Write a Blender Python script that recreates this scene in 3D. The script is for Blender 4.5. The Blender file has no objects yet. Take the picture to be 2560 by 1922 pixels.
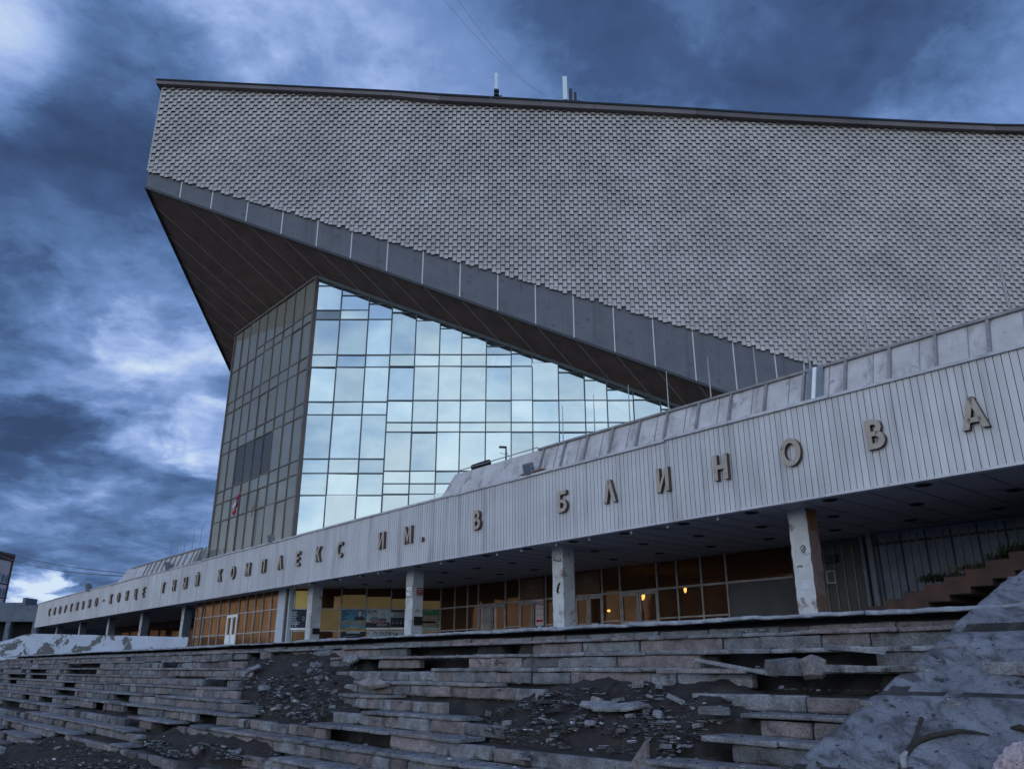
import bpy, bmesh, math, random
from mathutils import Vector, Matrix, noise
random.seed(7)
SC = bpy.context.scene
COL = SC.collection
# ------------------------------------------------------------------ camera
F = 1989.0                                     # focal length in photo pixels (photo 2560 x 1922)
PITCH = math.atan(F / 5589.0)
CP, SP = math.cos(PITCH), math.sin(PITCH)
cam_d = bpy.data.cameras.new('camera')
cam = bpy.data.objects.new('camera', cam_d); COL.objects.link(cam)
cam.rotation_euler = (math.radians(90) + PITCH, 0, 0)
cam_d.sensor_width = 36.0; cam_d.lens = F / 2560.0 * 36.0
cam_d.clip_start = 0.1; cam_d.clip_end = 20000
SC.camera = cam
SC.view_settings.view_transform = 'Standard'; SC.view_settings.look = 'None'
SC.view_settings.gamma = 1.0; SC.view_settings.exposure = 0.0

def ray(x, y):
    u, v = x - 1280.0, 961.0 - y
    return Vector((u, F * CP - v * SP, F * SP + v * CP))

# ------------------------------------------------------------------ world: dusk sky with broken cloud
world = bpy.data.worlds.new('World'); SC.world = world; world.use_nodes = True
SUN_EL, SUN_AZ = math.radians(9.0), math.radians(235.0)
def build_world():
    nt = world.node_tree; N = nt.nodes; L = nt.links; N.clear()
    def nd(t, **k):
        n = N.new(t)
        for a, b in k.items(): setattr(n, a, b)
        return n
    def mth(op, a, b=None, c=None, clamp=False):
        n = nd('ShaderNodeMath', operation=op, use_clamp=clamp)
        for i, v in enumerate((a, b, c)):
            if v is None: continue
            if isinstance(v, (int, float)): n.inputs[i].default_value = v
            else: L.new(v, n.inputs[i])
        return n.outputs[0]
    def smooth(v, lo, hi, a=0.0, b=1.0):
        n = nd('ShaderNodeMapRange', interpolation_type='SMOOTHSTEP'); L.new(v, n.inputs[0])
        for i, q in enumerate((lo, hi, a, b)): n.inputs[1 + i].default_value = q
        return n.outputs[0]
    tc = nd('ShaderNodeTexCoord')
    nrm = nd('ShaderNodeVectorMath', operation='NORMALIZE'); L.new(tc.outputs['Generated'], nrm.inputs[0])
    D = nrm.outputs[0]
    sep = nd('ShaderNodeSeparateXYZ'); L.new(D, sep.inputs[0])
    zc = mth('MAXIMUM', sep.outputs[2], 0.0)
    den = mth('ADD', zc, 0.22)
    cx, cy = mth('DIVIDE', sep.outputs[0], den), mth('DIVIDE', sep.outputs[1], den)
    comb = nd('ShaderNodeCombineXYZ'); L.new(cx, comb.inputs[0]); L.new(cy, comb.inputs[1])
    P = comb.outputs[0]
    def noi(scale, detail, rough, dist, off):
        m = nd('ShaderNodeMapping'); m.inputs['Location'].default_value = off; L.new(P, m.inputs[0])
        n = nd('ShaderNodeTexNoise'); L.new(m.outputs[0], n.inputs['Vector'])
        n.inputs['Scale'].default_value = scale; n.inputs['Detail'].default_value = detail
        n.inputs['Roughness'].default_value = rough; n.inputs['Distortion'].default_value = dist
        return n
    n1 = noi(1.1, 8, 0.52, 0.35, (3.1, 1.7, 0.4)); n2 = noi(3.0, 9, 0.58, 0.4, (0.3, 5.2, 2.0))
    # warp directions a little so that the banks of cloud have ragged outlines
    wv = nd('ShaderNodeVectorMath', operation='SUBTRACT'); L.new(n2.outputs['Color'], wv.inputs[0]); wv.inputs[1].default_value = (.5, .5, .5)
    ws = nd('ShaderNodeVectorMath', operation='SCALE'); L.new(wv.outputs[0], ws.inputs[0]); ws.inputs['Scale'].default_value = 0.17
    wd = nd('ShaderNodeVectorMath', operation='ADD'); L.new(D, wd.inputs[0]); L.new(ws.outputs[0], wd.inputs[1])
    wn = nd('ShaderNodeVectorMath', operation='NORMALIZE'); L.new(wd.outputs[0], wn.inputs[0])
    v = mth('MULTIPLY_ADD', n1.outputs['Fac'], 0.52, 0.19)
    v = mth('ADD', v, mth('MULTIPLY_ADD', n2.outputs['Fac'], 0.40, -0.20))
    n4 = noi(7.5, 8, 0.6, 0.3, (1.3, 4.2, 7.0)); v = mth('ADD', v, mth('MULTIPLY_ADD', n4.outputs['Fac'], 0.36, -0.18))
    for (x, y, rad, amp) in BANKS:
        c = ray(x, y).normalized()
        dt = nd('ShaderNodeVectorMath', operation='DOT_PRODUCT'); L.new(wn.outputs[0], dt.inputs[0]); dt.inputs[1].default_value = c
        v = mth('ADD', v, smooth(dt.outputs['Value'], math.cos(math.radians(rad * 1.15)), 1.0, 0.0, amp * (.62 if amp > 0 else .66)))
    n5 = noi(4.6, 10, 0.62, 0.25, (9.3, 0.7, 3.0)); v = mth('ADD', v, smooth(n5.outputs['Fac'], .41, .60, -.06, .06))
    n6 = noi(2.1, 9, 0.55, 0.5, (2.3, 8.7, 5.0)); v = mth('ADD', v, smooth(n6.outputs['Fac'], .42, .58, -.05, .05))
    v = mth('MULTIPLY_ADD', v, 1.25, -.115)
    r1 = nd('ShaderNodeValToRGB'); L.new(v, r1.inputs[0])
    e = r1.color_ramp.elements
    stops = [(0.0, (.036, .066, .155)), (.24, (.057, .108, .248)), (.42, (.104, .195, .410)), (.58, (.184, .298, .595)), (.76, (.35, .49, .84)), (1.0, (.68, .82, .98)), (1.0, (.68, .82, .98))]
    e[0].position, e[0].color = stops[0][0], (*stops[0][1], 1); e[1].position, e[1].color = stops[-1][0], (*stops[-1][1], 1)
    for p, c in stops[1:-1]:
        q = e.new(p); q.color = (*c, 1)
    # the lighter part of the sky behind the photographer, paler towards the horizon
    n3 = noi(1.25, 5, 0.5, 0.3, (7.7, 2.2, 1.0))
    r2 = nd('ShaderNodeValToRGB')
    L.new(mth('ADD', mth('MULTIPLY', zc, 1.15), mth('ADD', mth('MULTIPLY_ADD', n3.outputs['Fac'], 1.35, -0.66), mth('MULTIPLY_ADD', n4.outputs['Fac'], .45, -.225))), r2.inputs[0])
    e = r2.color_ramp.elements
    e[0].position, e[0].color = 0.0, (1.38, 1.62, 1.76, 1); e[1].position, e[1].color = 1.0, (.32, .43, .80, 1)
    for p, c in ((.22, (1.26, 1.55, 1.76)), (.38, (.92, 1.24, 1.58)), (.54, (.55, .82, 1.28))):
        q = e.new(p); q.color = (*c, 1)
    back = smooth(sep.outputs[1], 0.15, -0.55)
    mx = nd('ShaderNodeMix', data_type='RGBA'); L.new(back, mx.inputs['Factor']); L.new(r1.outputs[0], mx.inputs['A']); L.new(r2.outputs[0], mx.inputs['B'])
    # pale glow low on the side where the sun went down
    c = Vector((-0.93, 0.30, 0.06)).normalized()
    dt = nd('ShaderNodeVectorMath', operation='DOT_PRODUCT'); L.new(D, dt.inputs[0]); dt.inputs[1].default_value = c
    gl = mth('MULTIPLY', smooth(dt.outputs['Value'], 0.80, 0.99), smooth(zc, 0.26, 0.02))
    mg = nd('ShaderNodeMix', data_type='RGBA'); L.new(gl, mg.inputs['Factor']); L.new(mx.outputs['Result'], mg.inputs['A']); mg.inputs['B'].default_value = (.95, .98, 1.05, 1)
    sky = nd('ShaderNodeTexSky', sky_type='NISHITA'); sky.sun_disc = False
    sky.sun_elevation = SUN_EL; sky.sun_rotation = SUN_AZ; sky.ozone_density = 3.0
    b1 = nd('ShaderNodeBackground'); L.new(mg.outputs['Result'], b1.inputs[0]); b1.inputs[1].default_value = 0.93
    b2 = nd('ShaderNodeBackground'); L.new(sky.outputs[0], b2.inputs[0]); b2.inputs[1].default_value = 0.006
    ad = nd('ShaderNodeAddShader'); L.new(b1.outputs[0], ad.inputs[0]); L.new(b2.outputs[0], ad.inputs[1])
    out = nd('ShaderNodeOutputWorld'); L.new(ad.outputs[0], out.inputs[0])
BANKS = [  # photo position, angular radius, brightness of each bank of cloud
    (-60, 40, 6, .55), (90, -10, 5, .10), (230, 60, 7, -.02), (140, 230, 10, -.18), (260, 430, 9, -.20), (340, 540, 7, -.20), (60, 480, 8, -.10), (520, 300, 7, .02), (600, 150, 9, .10),
    (850, 60, 10, .12), (800, 170, 8, .10), (1000, 130, 8, .10), (1180, 120, 7, .02), (1500, 140, 12, -.14), (1850, 120, 13, -.16), (2250, 60, 12, -.14), (2500, 260, 9, .18), (2350, 200, 7, .04),
    (300, 590, 6, .22), (430, 630, 5, .14), (80, 600, 6, .10), (60, 720, 6, -.08), (20, 790, 5, -.22), (230, 730, 7, -.08), (470, 760, 4, -.10),
    (375, 850, 3.2, .20), (470, 890, 3.0, .16), (545, 800, 3.0, .20), (200, 860, 4, .12), (50, 850, 3.6, .16), (440, 960, 5, .08), (300, 980, 5, .08), (100, 990, 6, .04),
    (525, 1095, 2.8, .36), (400, 1125, 2.6, .24), (480, 1030, 3, .04), (366, 1180, 3, -.16), (110, 1140, 4.6, -.42), (30, 1130, 4, -.24), (215, 1130, 3.4, -.14), (190, 1200, 3.2, .30), (60, 1200, 3.0, .34), (320, 1215, 3.2, .14), (130, 1250, 4, .10),
    (200, 1330, 9, -.03), (420, 1340, 7, -.05), (150, 1440, 4, -.10), (66, 1478, 1.9, .70), (110, 1492, 1.5, .30), (170, 1512, 2.2, .2)]
build_world()
sun_d = bpy.data.lights.new('sun', 'SUN'); sun = bpy.data.objects.new('sun', sun_d); COL.objects.link(sun)
sun_d.energy = 0.5; sun_d.angle = math.radians(40); sun_d.color = (1.0, .96, .91)
sd = Vector((math.sin(SUN_AZ) * math.cos(SUN_EL), math.cos(SUN_AZ) * math.cos(SUN_EL), math.sin(SUN_EL)))
sun.rotation_euler = sd.to_track_quat('Z', 'Y').to_euler()

# ------------------------------------------------------------------ site frame: s along the front (away to the left), q into the building
AZ = math.radians(40.5)
DV = Vector((-math.sin(AZ), math.cos(AZ), 0)); NV = Vector((math.cos(AZ), math.sin(AZ), 0)); UP = Vector((0, 0, 1))
def W(s, q, z): return DV * s + NV * q + UP * z
def on_q(x, y, q): r = ray(x, y); return r * (q / r.dot(NV))
def on_y(x, y, Y): r = ray(x, y); return r * (Y / r.y)
def on_z(x, y, z): r = ray(x, y); return r * (z / r.z)
def s_at(x, q, z):
    k = (x - 1280.0) / F
    return (k * (q * NV.y * CP + z * SP) - q * NV.x) / (DV.x - k * DV.y * CP)
def x_at(x, Y, z):
    return (x - 1280.0) / F * (Y * CP + z * SP)
def sq(p): return p.dot(DV), p.dot(NV)
def pix(p):
    zc = p.y * CP + p.z * SP; yc = -p.y * SP + p.z * CP
    return 1280 + F * p.x / zc, 961 - F * yc / zc

# ------------------------------------------------------------------ materials
MATS = {}
def mat(name, c1, c2=None, scale=3.0, rough=0.8, bump=0.0, bscale=None, tone=0.0, streak=0.0, dirt=None, dirt_th=(.55, .7), dirt_scale=1.2, stretch=(1, 1, 1),
        metal=0.0, spec=0.35, emit=None, emit_s=0.0, dirt2=None, dirt2_th=(.6, .68), dirt2_scale=2.0, grain=0.0, crack=0, rot=0.0):
    m = bpy.data.materials.new(name); m.use_nodes = True; nt = m.node_tree; N = nt.nodes; L = nt.links
    b = N['Principled BSDF']
    geo = N.new('ShaderNodeNewGeometry')
    mp = N.new('ShaderNodeMapping'); mp.inputs['Scale'].default_value = stretch; mp.inputs['Rotation'].default_value = (0, 0, rot); L.new(geo.outputs['Position'], mp.inputs[0])
    def noi(sc, det=6, ro=.6, vec=None, dist=0.0):
        n = N.new('ShaderNodeTexNoise'); n.inputs['Scale'].default_value = sc; n.inputs['Detail'].default_value = det; n.inputs['Roughness'].default_value = ro
        n.inputs['Distortion'].default_value = dist
        L.new(vec or mp.outputs[0], n.inputs['Vector']); return n.outputs['Fac']
    def mix(f, a, c, mode='MIX'):
        n = N.new('ShaderNodeMix'); n.data_type = 'RGBA'; n.blend_type = mode; n.clamp_factor = True
        for v, k in ((f, 'Factor'), (a, 'A'), (c, 'B')):
            if isinstance(v, (int, float)): n.inputs[k].default_value = v
            elif isinstance(v, tuple): n.inputs[k].default_value = (*v, 1)
            else: L.new(v, n.inputs[k])
        return n.outputs['Result']
    def rng(v, lo, hi, a=0., c=1.):
        n = N.new('ShaderNodeMapRange'); n.interpolation_type = 'SMOOTHSTEP'; L.new(v, n.inputs[0])
        for i, k in enumerate((lo, hi, a, c)): n.inputs[1 + i].default_value = k
        return n.outputs[0]
    col = c1
    if c2: col = mix(rng(noi(scale), .3, .7), c1, c2)
    if tone:
        at = N.new('ShaderNodeAttribute'); at.attribute_name = 'tone'
        col = mix(1.0, col, mix(at.outputs['Fac'], (1 - tone,) * 3, (1 + tone,) * 3), 'MULTIPLY')
    if streak:
        ms = N.new('ShaderNodeMapping'); ms.inputs['Scale'].default_value = (2.6, 2.6, .16); L.new(geo.outputs['Position'], ms.inputs[0])
        col = mix(rng(noi(1.0, 7, .62, ms.outputs[0]), .5, .72, 0, streak), col, (.05, .05, .055))
    if dirt: col = mix(rng(noi(dirt_scale, 9, .66, dist=.4), *dirt_th), col, dirt)
    if dirt2: col = mix(rng(noi(dirt2_scale, 9, .7, dist=.3), *dirt2_th), col, dirt2)
    if crack:
        wn = N.new('ShaderNodeTexNoise'); wn.inputs['Scale'].default_value = 1.6; wn.inputs['Detail'].default_value = 6; L.new(geo.outputs['Position'], wn.inputs['Vector'])
        wa = N.new('ShaderNodeVectorMath'); wa.operation = 'MULTIPLY_ADD'; L.new(wn.outputs['Color'], wa.inputs[0]); wa.inputs[1].default_value = (1.5, 1.5, 1.5); L.new(geo.outputs['Position'], wa.inputs[2])
        vo = N.new('ShaderNodeTexVoronoi'); vo.feature = 'DISTANCE_TO_EDGE'; vo.inputs['Scale'].default_value = .95; L.new(wa.outputs[0], vo.inputs['Vector'])
        col = mix(rng(vo.outputs['Distance'], .004, .030, .3, 0), col, (.045, .043, .05))
    if grain: col = mix(rng(noi(48, 4, .75), .3, .75, 0, grain), col, (.02, .02, .022))
    if isinstance(col, tuple): b.inputs['Base Color'].default_value = (*col, 1)
    else: L.new(col, b.inputs['Base Color'])
    b.inputs['Roughness'].default_value = rough; b.inputs['Metallic'].default_value = metal
    b.inputs['Specular IOR Level'].default_value = spec
    if bump:
        bp = N.new('ShaderNodeBump'); bp.inputs['Strength'].default_value = bump; bp.inputs['Distance'].default_value = .03
        L.new(noi(bscale or scale * 6, 8, .65), bp.inputs['Height']); L.new(bp.outputs[0], b.inputs['Normal'])
    if emit:
        b.inputs['Emission Color'].default_value = (*emit, 1); b.inputs['Emission Strength'].default_value = emit_s
    MATS[name] = m
    return m

def glass_mat(name, tint, fac, base, rough=.02, seen=(0, 0, 0), see=0.0, wob=0.0, wscale=.8, dirt=.2):
    """a coated pane: mirror of the sky, a film of dust, and a share of what is behind"""
    m = bpy.data.materials.new(name); m.use_nodes = True; nt = m.node_tree; N = nt.nodes; L = nt.links; N.clear()
    geo = N.new('ShaderNodeNewGeometry')
    no = N.new('ShaderNodeTexNoise'); no.inputs['Scale'].default_value = 1.1; no.inputs['Detail'].default_value = 7; L.new(geo.outputs['Position'], no.inputs['Vector'])
    g = N.new('ShaderNodeBsdfGlossy'); g.inputs['Color'].default_value = (*tint, 1); g.inputs['Roughness'].default_value = rough
    d = N.new('ShaderNodeBsdfDiffuse'); d.inputs['Color'].default_value = (*base, 1)
    t = N.new('ShaderNodeBsdfTransparent'); t.inputs['Color'].default_value = (*seen, 1)
    if wob:
        n2 = N.new('ShaderNodeTexNoise'); n2.inputs['Scale'].default_value = wscale; n2.inputs['Detail'].default_value = 1; L.new(geo.outputs['Position'], n2.inputs['Vector'])
        bp = N.new('ShaderNodeBump'); bp.inputs['Strength'].default_value = wob; bp.inputs['Distance'].default_value = .05; L.new(n2.outputs['Fac'], bp.inputs['Height']); L.new(bp.outputs[0], g.inputs['Normal'])
    m1 = N.new('ShaderNodeMixShader'); m1.inputs[0].default_value = see; L.new(d.outputs[0], m1.inputs[1]); L.new(t.outputs[0], m1.inputs[2])
    mr = N.new('ShaderNodeMapRange'); L.new(no.outputs['Fac'], mr.inputs[0])
    for i, k in enumerate((.3, .75, fac, fac * (1 - dirt))): mr.inputs[1 + i].default_value = k
    at = N.new('ShaderNodeAttribute'); at.attribute_name = 'tone'
    mc = N.new('ShaderNodeMix'); mc.data_type = 'RGBA'; L.new(at.outputs['Fac'], mc.inputs['Factor']); mc.inputs['A'].default_value = (*[c * .86 for c in tint], 1); mc.inputs['B'].default_value = (*[min(1, c * 1.12) for c in tint], 1); L.new(mc.outputs['Result'], g.inputs['Color'])
    m2 = N.new('ShaderNodeMixShader'); L.new(mr.outputs[0], m2.inputs[0]); L.new(m1.outputs[0], m2.inputs[1]); L.new(g.outputs[0], m2.inputs[2])
    o = N.new('ShaderNodeOutputMaterial'); L.new(m2.outputs[0], o.inputs[0])
    MATS[name] = m; return m

mat('tile', (.465, .43, .425), (.375, .345, .34), scale=.35, tone=.13, rough=.75, dirt=(.31, .29, .295), dirt_th=(.5, .8), dirt_scale=.16, dirt2=(.36, .295, .28), dirt2_scale=.5, dirt2_th=(.6, .8), bump=.1, bscale=20)
mat('tile_back', (.035, .033, .037))
mat('band', (.115, .118, .14), (.14, .14, .16), scale=.8, rough=.8, streak=.35, bump=.12, bscale=30, dirt=(.085, .085, .10), dirt_scale=2.5)
mat('joint', (.52, .53, .54))
mat('coping', (.10, .085, .088), (.14, .12, .12), scale=.3, rough=.6, tone=.25)
mat('roofing', (.018, .02, .03), rough=.8)
mat('soffit', (.105, .076, .068), (.15, .108, .095), scale=.9, rough=.75, stretch=(1, 1, .6), dirt=(.085, .062, .058), dirt_scale=2.4, bump=.1)
mat('soffit_joint', (.34, .30, .28))
mat('mullion', (.10, .12, .14), (.07, .085, .1), rough=.5, scale=2, metal=.2)
mat('mullion_tan', (.15, .12, .105), (.10, .085, .08), scale=2, rough=.55)
mat('frame_pale', (.44, .41, .41), (.28, .25, .24), scale=3, rough=.55)
glass_mat('glass_sky', (.50, .55, .57), .84, (.14, .17, .19), rough=.015, wob=.06, wscale=.45, dirt=.10)
glass_mat('glass_sky_dull', (.26, .29, .31), .6, (.14, .15, .17), rough=.1, dirt=.3)
glass_mat('glass_side', (.52, .55, .52), .30, (.225, .225, .21), rough=.05, dirt=.35, wob=.05)
glass_mat('glass_side_dark', (.30, .33, .34), .28, (.085, .09, .095), rough=.05, dirt=.4)
glass_mat('glass_amber', (.32, .175, .09), .50, (.11, .05, .024), rough=.16, dirt=.6, wob=.10, wscale=1.7)
glass_mat('glass_amber_dark', (.26, .145, .08), .28, (.105, .050, .027), rough=.04, seen=(.75, .5, .3), see=.5, dirt=.6, wob=.08, wscale=1.2)
mat('fascia', (.54, .535, .56), (.46, .455, .48), scale=.5, rough=.5, streak=.38, tone=.12, bump=.05, spec=.4)
mat('fascia_gap', (.15, .155, .17))
mat('flashing', (.52, .52, .55), (.38, .38, .42), scale=2.0, rough=.6, streak=.25)
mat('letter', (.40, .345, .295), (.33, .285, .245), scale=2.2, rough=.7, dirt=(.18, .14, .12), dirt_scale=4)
mat('letter_side_shade', (.085, .06, .05))  # dark colour paints the shade on the unlit returns of the letters
mat('ceiling', (.32, .31, .34), (.36, .33, .335), scale=1.2, rough=.7, dirt=(.19, .17, .17), dirt_scale=.5)
mat('dark_hole', (.008, .008, .009))
mat('mansard', (.54, .52, .54), (.42, .40, .41), scale=1.5, rough=.7, dirt=(.27, .26, .27), dirt_th=(.58, .66), dirt_scale=1.9, dirt2=(.22, .16, .13), dirt2_th=(.62, .74), dirt2_scale=2.6, streak=.6)
mat('mansard_rib', (.19, .185, .2), (.28, .27, .28), scale=4, rough=.6)
mat('pillar', (.56, .57, .60), (.44, .43, .44), scale=1.6, rough=.85, dirt=(.24, .20, .19), dirt_th=(.55, .66), dirt_scale=2.6, dirt2=(.12, .10, .10), dirt2_th=(.66, .72), dirt2_scale=4.5, bump=.3, bscale=18)
mat('pillar_pink', (.30, .20, .185), (.23, .17, .165), scale=1.6, rough=.85, dirt=(.19, .12, .09), dirt_th=(.5, .62), dirt_scale=1.8, bump=.3, bscale=18)
mat('rust', (.30, .13, .06), (.19, .09, .05), scale=4)
mat('pier_white', (.48, .52, .58), (.40, .44, .50), scale=1.0, rough=.6)
mat('peeled_wall', (.50, .54, .63), (.42, .45, .53), scale=1.2, rough=.85, dirt=(.13, .125, .13), dirt_th=(.53, .55), dirt_scale=.75, bump=.3, bscale=12)
mat('batten_wall', (.075, .07, .07), (.10, .095, .09), scale=.8, rough=.8, dirt=(.05, .048, .05))
mat('batten', (.24, .22, .21), (.16, .145, .14), scale=5)
mat('daylight_tint', (.16, .20, .28), (.11, .135, .19), scale=1.5, rough=.6)  # lighter blue-grey stands in for daylight on the end of the wall
mat('stone', (.30, .305, .33), (.155, .152, .164), scale=4.5, tone=.40, rough=.85, bump=.7, bscale=26, dirt=(.06, .054, .056), dirt_th=(.54, .68), dirt_scale=2.4, dirt2=(.27, .28, .30), dirt2_th=(.62, .74), dirt2_scale=3.4, grain=.7, spec=.25)
mat('stone_pink', (.315, .272, .275), (.17, .146, .15), scale=4.5, tone=.36, rough=.85, bump=.7, bscale=26, dirt=(.065, .055, .055), dirt_th=(.57, .7), dirt_scale=2.2, grain=.7, spec=.25)
mat('mortar', (.07, .066, .068), (.038, .035, .036), scale=1.8, rough=.95, bump=.9, bscale=13, dirt=(.028, .024, .024), dirt_th=(.46, .58), dirt_scale=1.5, dirt2=(.17, .17, .18), dirt2_th=(.63, .7), dirt2_scale=2.6, grain=.5)
mat('earth', (.040, .034, .033), (.066, .058, .056), scale=2.2, rough=1.0, bump=1.0, bscale=17, dirt=(.026, .022, .022), dirt_scale=2.0, dirt2=(.13, .126, .134), dirt2_th=(.58, .70), dirt2_scale=6.0, grain=.6, spec=.1)
mat('slope_concrete', (.27, .28, .315), (.17, .175, .2), scale=2.6, rot=-AZ, rough=.85, bump=.9, bscale=11, dirt=(.095, .093, .105), dirt_th=(.47, .64), dirt_scale=3.0, dirt2=(.04, .038, .042), dirt2_th=(.60, .64), dirt2_scale=5.2, stretch=(1.7, .8, 1.0), spec=.3, crack=1, grain=.4)
mat('lip', (.33, .35, .40), (.19, .2, .235), scale=5, rough=.8, bump=.5, bscale=14)
mat('terrace', (.22, .22, .24), (.17, .17, .19), scale=1.0, rough=.85)
mat('ground', (.06, .056, .056), (.09, .085, .085), scale=.8, rough=.95, bump=.5)
mat('metal_dark', (.035, .036, .042), rough=.5)
mat('metal_grey', (.20, .22, .26), (.15, .17, .2), scale=5, rough=.5)
mat('antenna', (.62, .68, .72), rough=.5)
mat('rod', (.33, .33, .34), rough=.6)
mat('white', (.8, .8, .82), (.74, .74, .76), scale=4, rough=.6)
mat('black', (.012, .012, .014), rough=.7)
mat('red', (.42, .02, .03), rough=.6)
mat('dark_red', (.20, .012, .02), rough=.6)
mat('blue', (.03, .06, .17), rough=.6)
mat('paper', (.55, .56, .60), (.45, .46, .5), scale=3, rough=.8)
mat('pale_pink_sign', (.62, .52, .54), rough=.7)
mat('bark', (.030, .024, .022), (.05, .04, .036), scale=9, rough=.9, bump=.6, bscale=40)
mat('bark_cut', (.34, .32, .34), (.2, .19, .2), scale=9)
mat('leafy', (.028, .042, .022), (.04, .05, .024), scale=3, rough=.8, tone=.35)
mat('dry_grass', (.13, .12, .075), (.08, .085, .05), scale=3, rough=.9, tone=.3)
mat('side_step', (.085, .042, .036), (.045, .030, .028), scale=2, rough=.85, bump=.3)  # brown with the red light of a lamp put into the colour
mat('brick_dark', (.07, .035, .035), rough=.9)
mat('panel_pink', (.50, .44, .46), (.42, .36, .38), scale=.3, rough=.9)
mat('window_blue', (.10, .13, .18), rough=.3)
mat('grey_concrete', (.14, .16, .20), (.10, .115, .15), scale=.5, rough=.9, dirt=(.06, .065, .08), dirt_scale=.6)
mat('foam_pink', (.50, .40, .42), (.40, .32, .33), scale=9, rough=.95, bump=.8, bscale=22)
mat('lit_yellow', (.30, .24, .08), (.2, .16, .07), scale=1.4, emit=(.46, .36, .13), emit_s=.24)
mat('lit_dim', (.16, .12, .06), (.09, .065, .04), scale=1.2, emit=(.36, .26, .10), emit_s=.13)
mat('lamp', (1, .8, .4), emit=(1.0, .68, .22), emit_s=6.0)
mat('room', (.16, .085, .05), (.11, .06, .04), scale=1.0, rough=.8)
mat('poster_dark', (.035, .04, .06), (.02, .022, .03), scale=2.5); mat('poster_blue', (.12, .28, .38), (.05, .14, .24), scale=1.2)
mat('poster_pale', (.38, .44, .47), (.26, .32, .36), scale=1.6); mat('poster_green', (.04, .16, .06), rough=.6)
mat('poster_skin', (.36, .36, .37), rough=.7); mat('poster_tan', (.30, .24, .20), (.2, .16, .14), scale=5); mat('poster_mid', (.16, .18, .22), (.09, .1, .13), scale=4)
mat('flag_white', (.6, .62, .65)); mat('flag_blue', (.03, .05, .2)); mat('flag_red', (.45, .025, .04))
mat('faint', (.20, .17, .16), rough=.8); mat('board_grey', (.095, .095, .105), (.07, .07, .078), scale=.7)

# ------------------------------------------------------------------ mesh helpers
class MB:
    def __init__(s): s.v = []; s.f = []; s.m = []; s.t = []
    def add(s, vs, fs, m=0, t=.5):
        o = len(s.v); s.v += [tuple(v) for v in vs]
        for i, f in enumerate(fs):
            s.f.append(tuple(o + k for k in f)); s.m.append(m[i] if isinstance(m, list) else m); s.t.append(t)
    def quad(s, a, b, c, d, m=0, t=.5): s.add([a, b, c, d], [(0, 1, 2, 3)], m, t)
    def box(s, c, ax, ay, az, m=0, t=.5):
        """c centre; ax, ay, az half-extent vectors"""
        vs = [c + ax * i + ay * j + az * k for i in (-1, 1) for j in (-1, 1) for k in (-1, 1)]
        s.add(vs, [(0, 1, 3, 2), (4, 6, 7, 5), (0, 4, 5, 1), (2, 3, 7, 6), (0, 2, 6, 4), (1, 5, 7, 3)], m, t)
    def bw(s, s0, s1, q0, q1, z0, z1, m=0, t=.5):
        s.box(W((s0 + s1) / 2, (q0 + q1) / 2, (z0 + z1) / 2), DV * ((s1 - s0) / 2), NV * ((q1 - q0) / 2), UP * ((z1 - z0) / 2), m, t)
    def bx(s, x0, x1, y0, y1, z0, z1, m=0, t=.5):
        s.box(Vector(((x0 + x1) / 2, (y0 + y1) / 2, (z0 + z1) / 2)), Vector(((x1 - x0) / 2, 0, 0)), Vector((0, (y1 - y0) / 2, 0)), Vector((0, 0, (z1 - z0) / 2)), m, t)
    def bar(s, a, b, w, h=None, m=0, nrm=None, t=.5):
        """straight bar from a to b, w wide, h deep along nrm"""
        a, b = Vector(a), Vector(b); d = b - a; L = d.length
        if L < 1e-5: return
        d /= L; n = Vector(nrm) if nrm else (UP if abs(d.z) < .9 else NV)
        x = d.cross(n).normalized(); n = x.cross(d).normalized(); h = h or w
        s.box((a + b) / 2, x * (w / 2), n * (h / 2), d * (L / 2), m, t)
    def tube(s, pts, rads, seg=8, m=0, cap=True):
        pts = [Vector(p) for p in pts]; rings = []; o = len(s.v); up = None
        for i, p in enumerate(pts):
            d = (pts[min(i + 1, len(pts) - 1)] - pts[max(i - 1, 0)]).normalized()
            ref = UP if abs(d.z) < .9 else Vector((1, 0, 0))
            x = d.cross(ref).normalized(); y = x.cross(d)
            r = rads[i] if isinstance(rads, (list, tuple)) else rads
            for k in range(seg):
                a = 2 * math.pi * k / seg; s.v.append(tuple(p + x * (r * math.cos(a)) + y * (r * math.sin(a))))
        for i in range(len(pts) - 1):
            for k in range(seg):
                a, b = o + i * seg + k, o + i * seg + (k + 1) % seg
                s.f.append((a, b, b + seg, a + seg)); s.m.append(m); s.t.append(.5)
        if cap:
            s.f.append(tuple(o + k for k in range(seg))); s.f.append(tuple(o + (len(pts) - 1) * seg + k for k in reversed(range(seg))))
            s.m += [m, m]; s.t += [.5, .5]
    def build(s, name, mats, parent=None, origin=None, smooth=False, label=None):
        if origin is None:
            n = len(s.v)
            xs = [v[0] for v in s.v]; ys = [v[1] for v in s.v]; zs = [v[2] for v in s.v]
            origin = Vector(((min(xs) + max(xs)) / 2, (min(ys) + max(ys)) / 2, min(zs)))
        me = bpy.data.meshes.new(name)
        me.from_pydata([(v[0] - origin.x, v[1] - origin.y, v[2] - origin.z) for v in s.v], [], s.f)
        for mm in (mats if isinstance(mats, (list, tuple)) else [mats]): me.materials.append(MATS[mm])
        me.polygons.foreach_set('material_index', s.m)
        if smooth: me.polygons.foreach_set('use_smooth', [True] * len(s.f))
        at = me.attributes.new('tone', 'FLOAT', 'FACE'); at.data.foreach_set('value', s.t)
        me.update()
        o = bpy.data.objects.new(name, me); COL.objects.link(o); o.location = origin
        if parent is not None:
            o.parent = parent; o.location = origin - wloc(parent)
        if label: o['label'] = label
        return o
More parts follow.
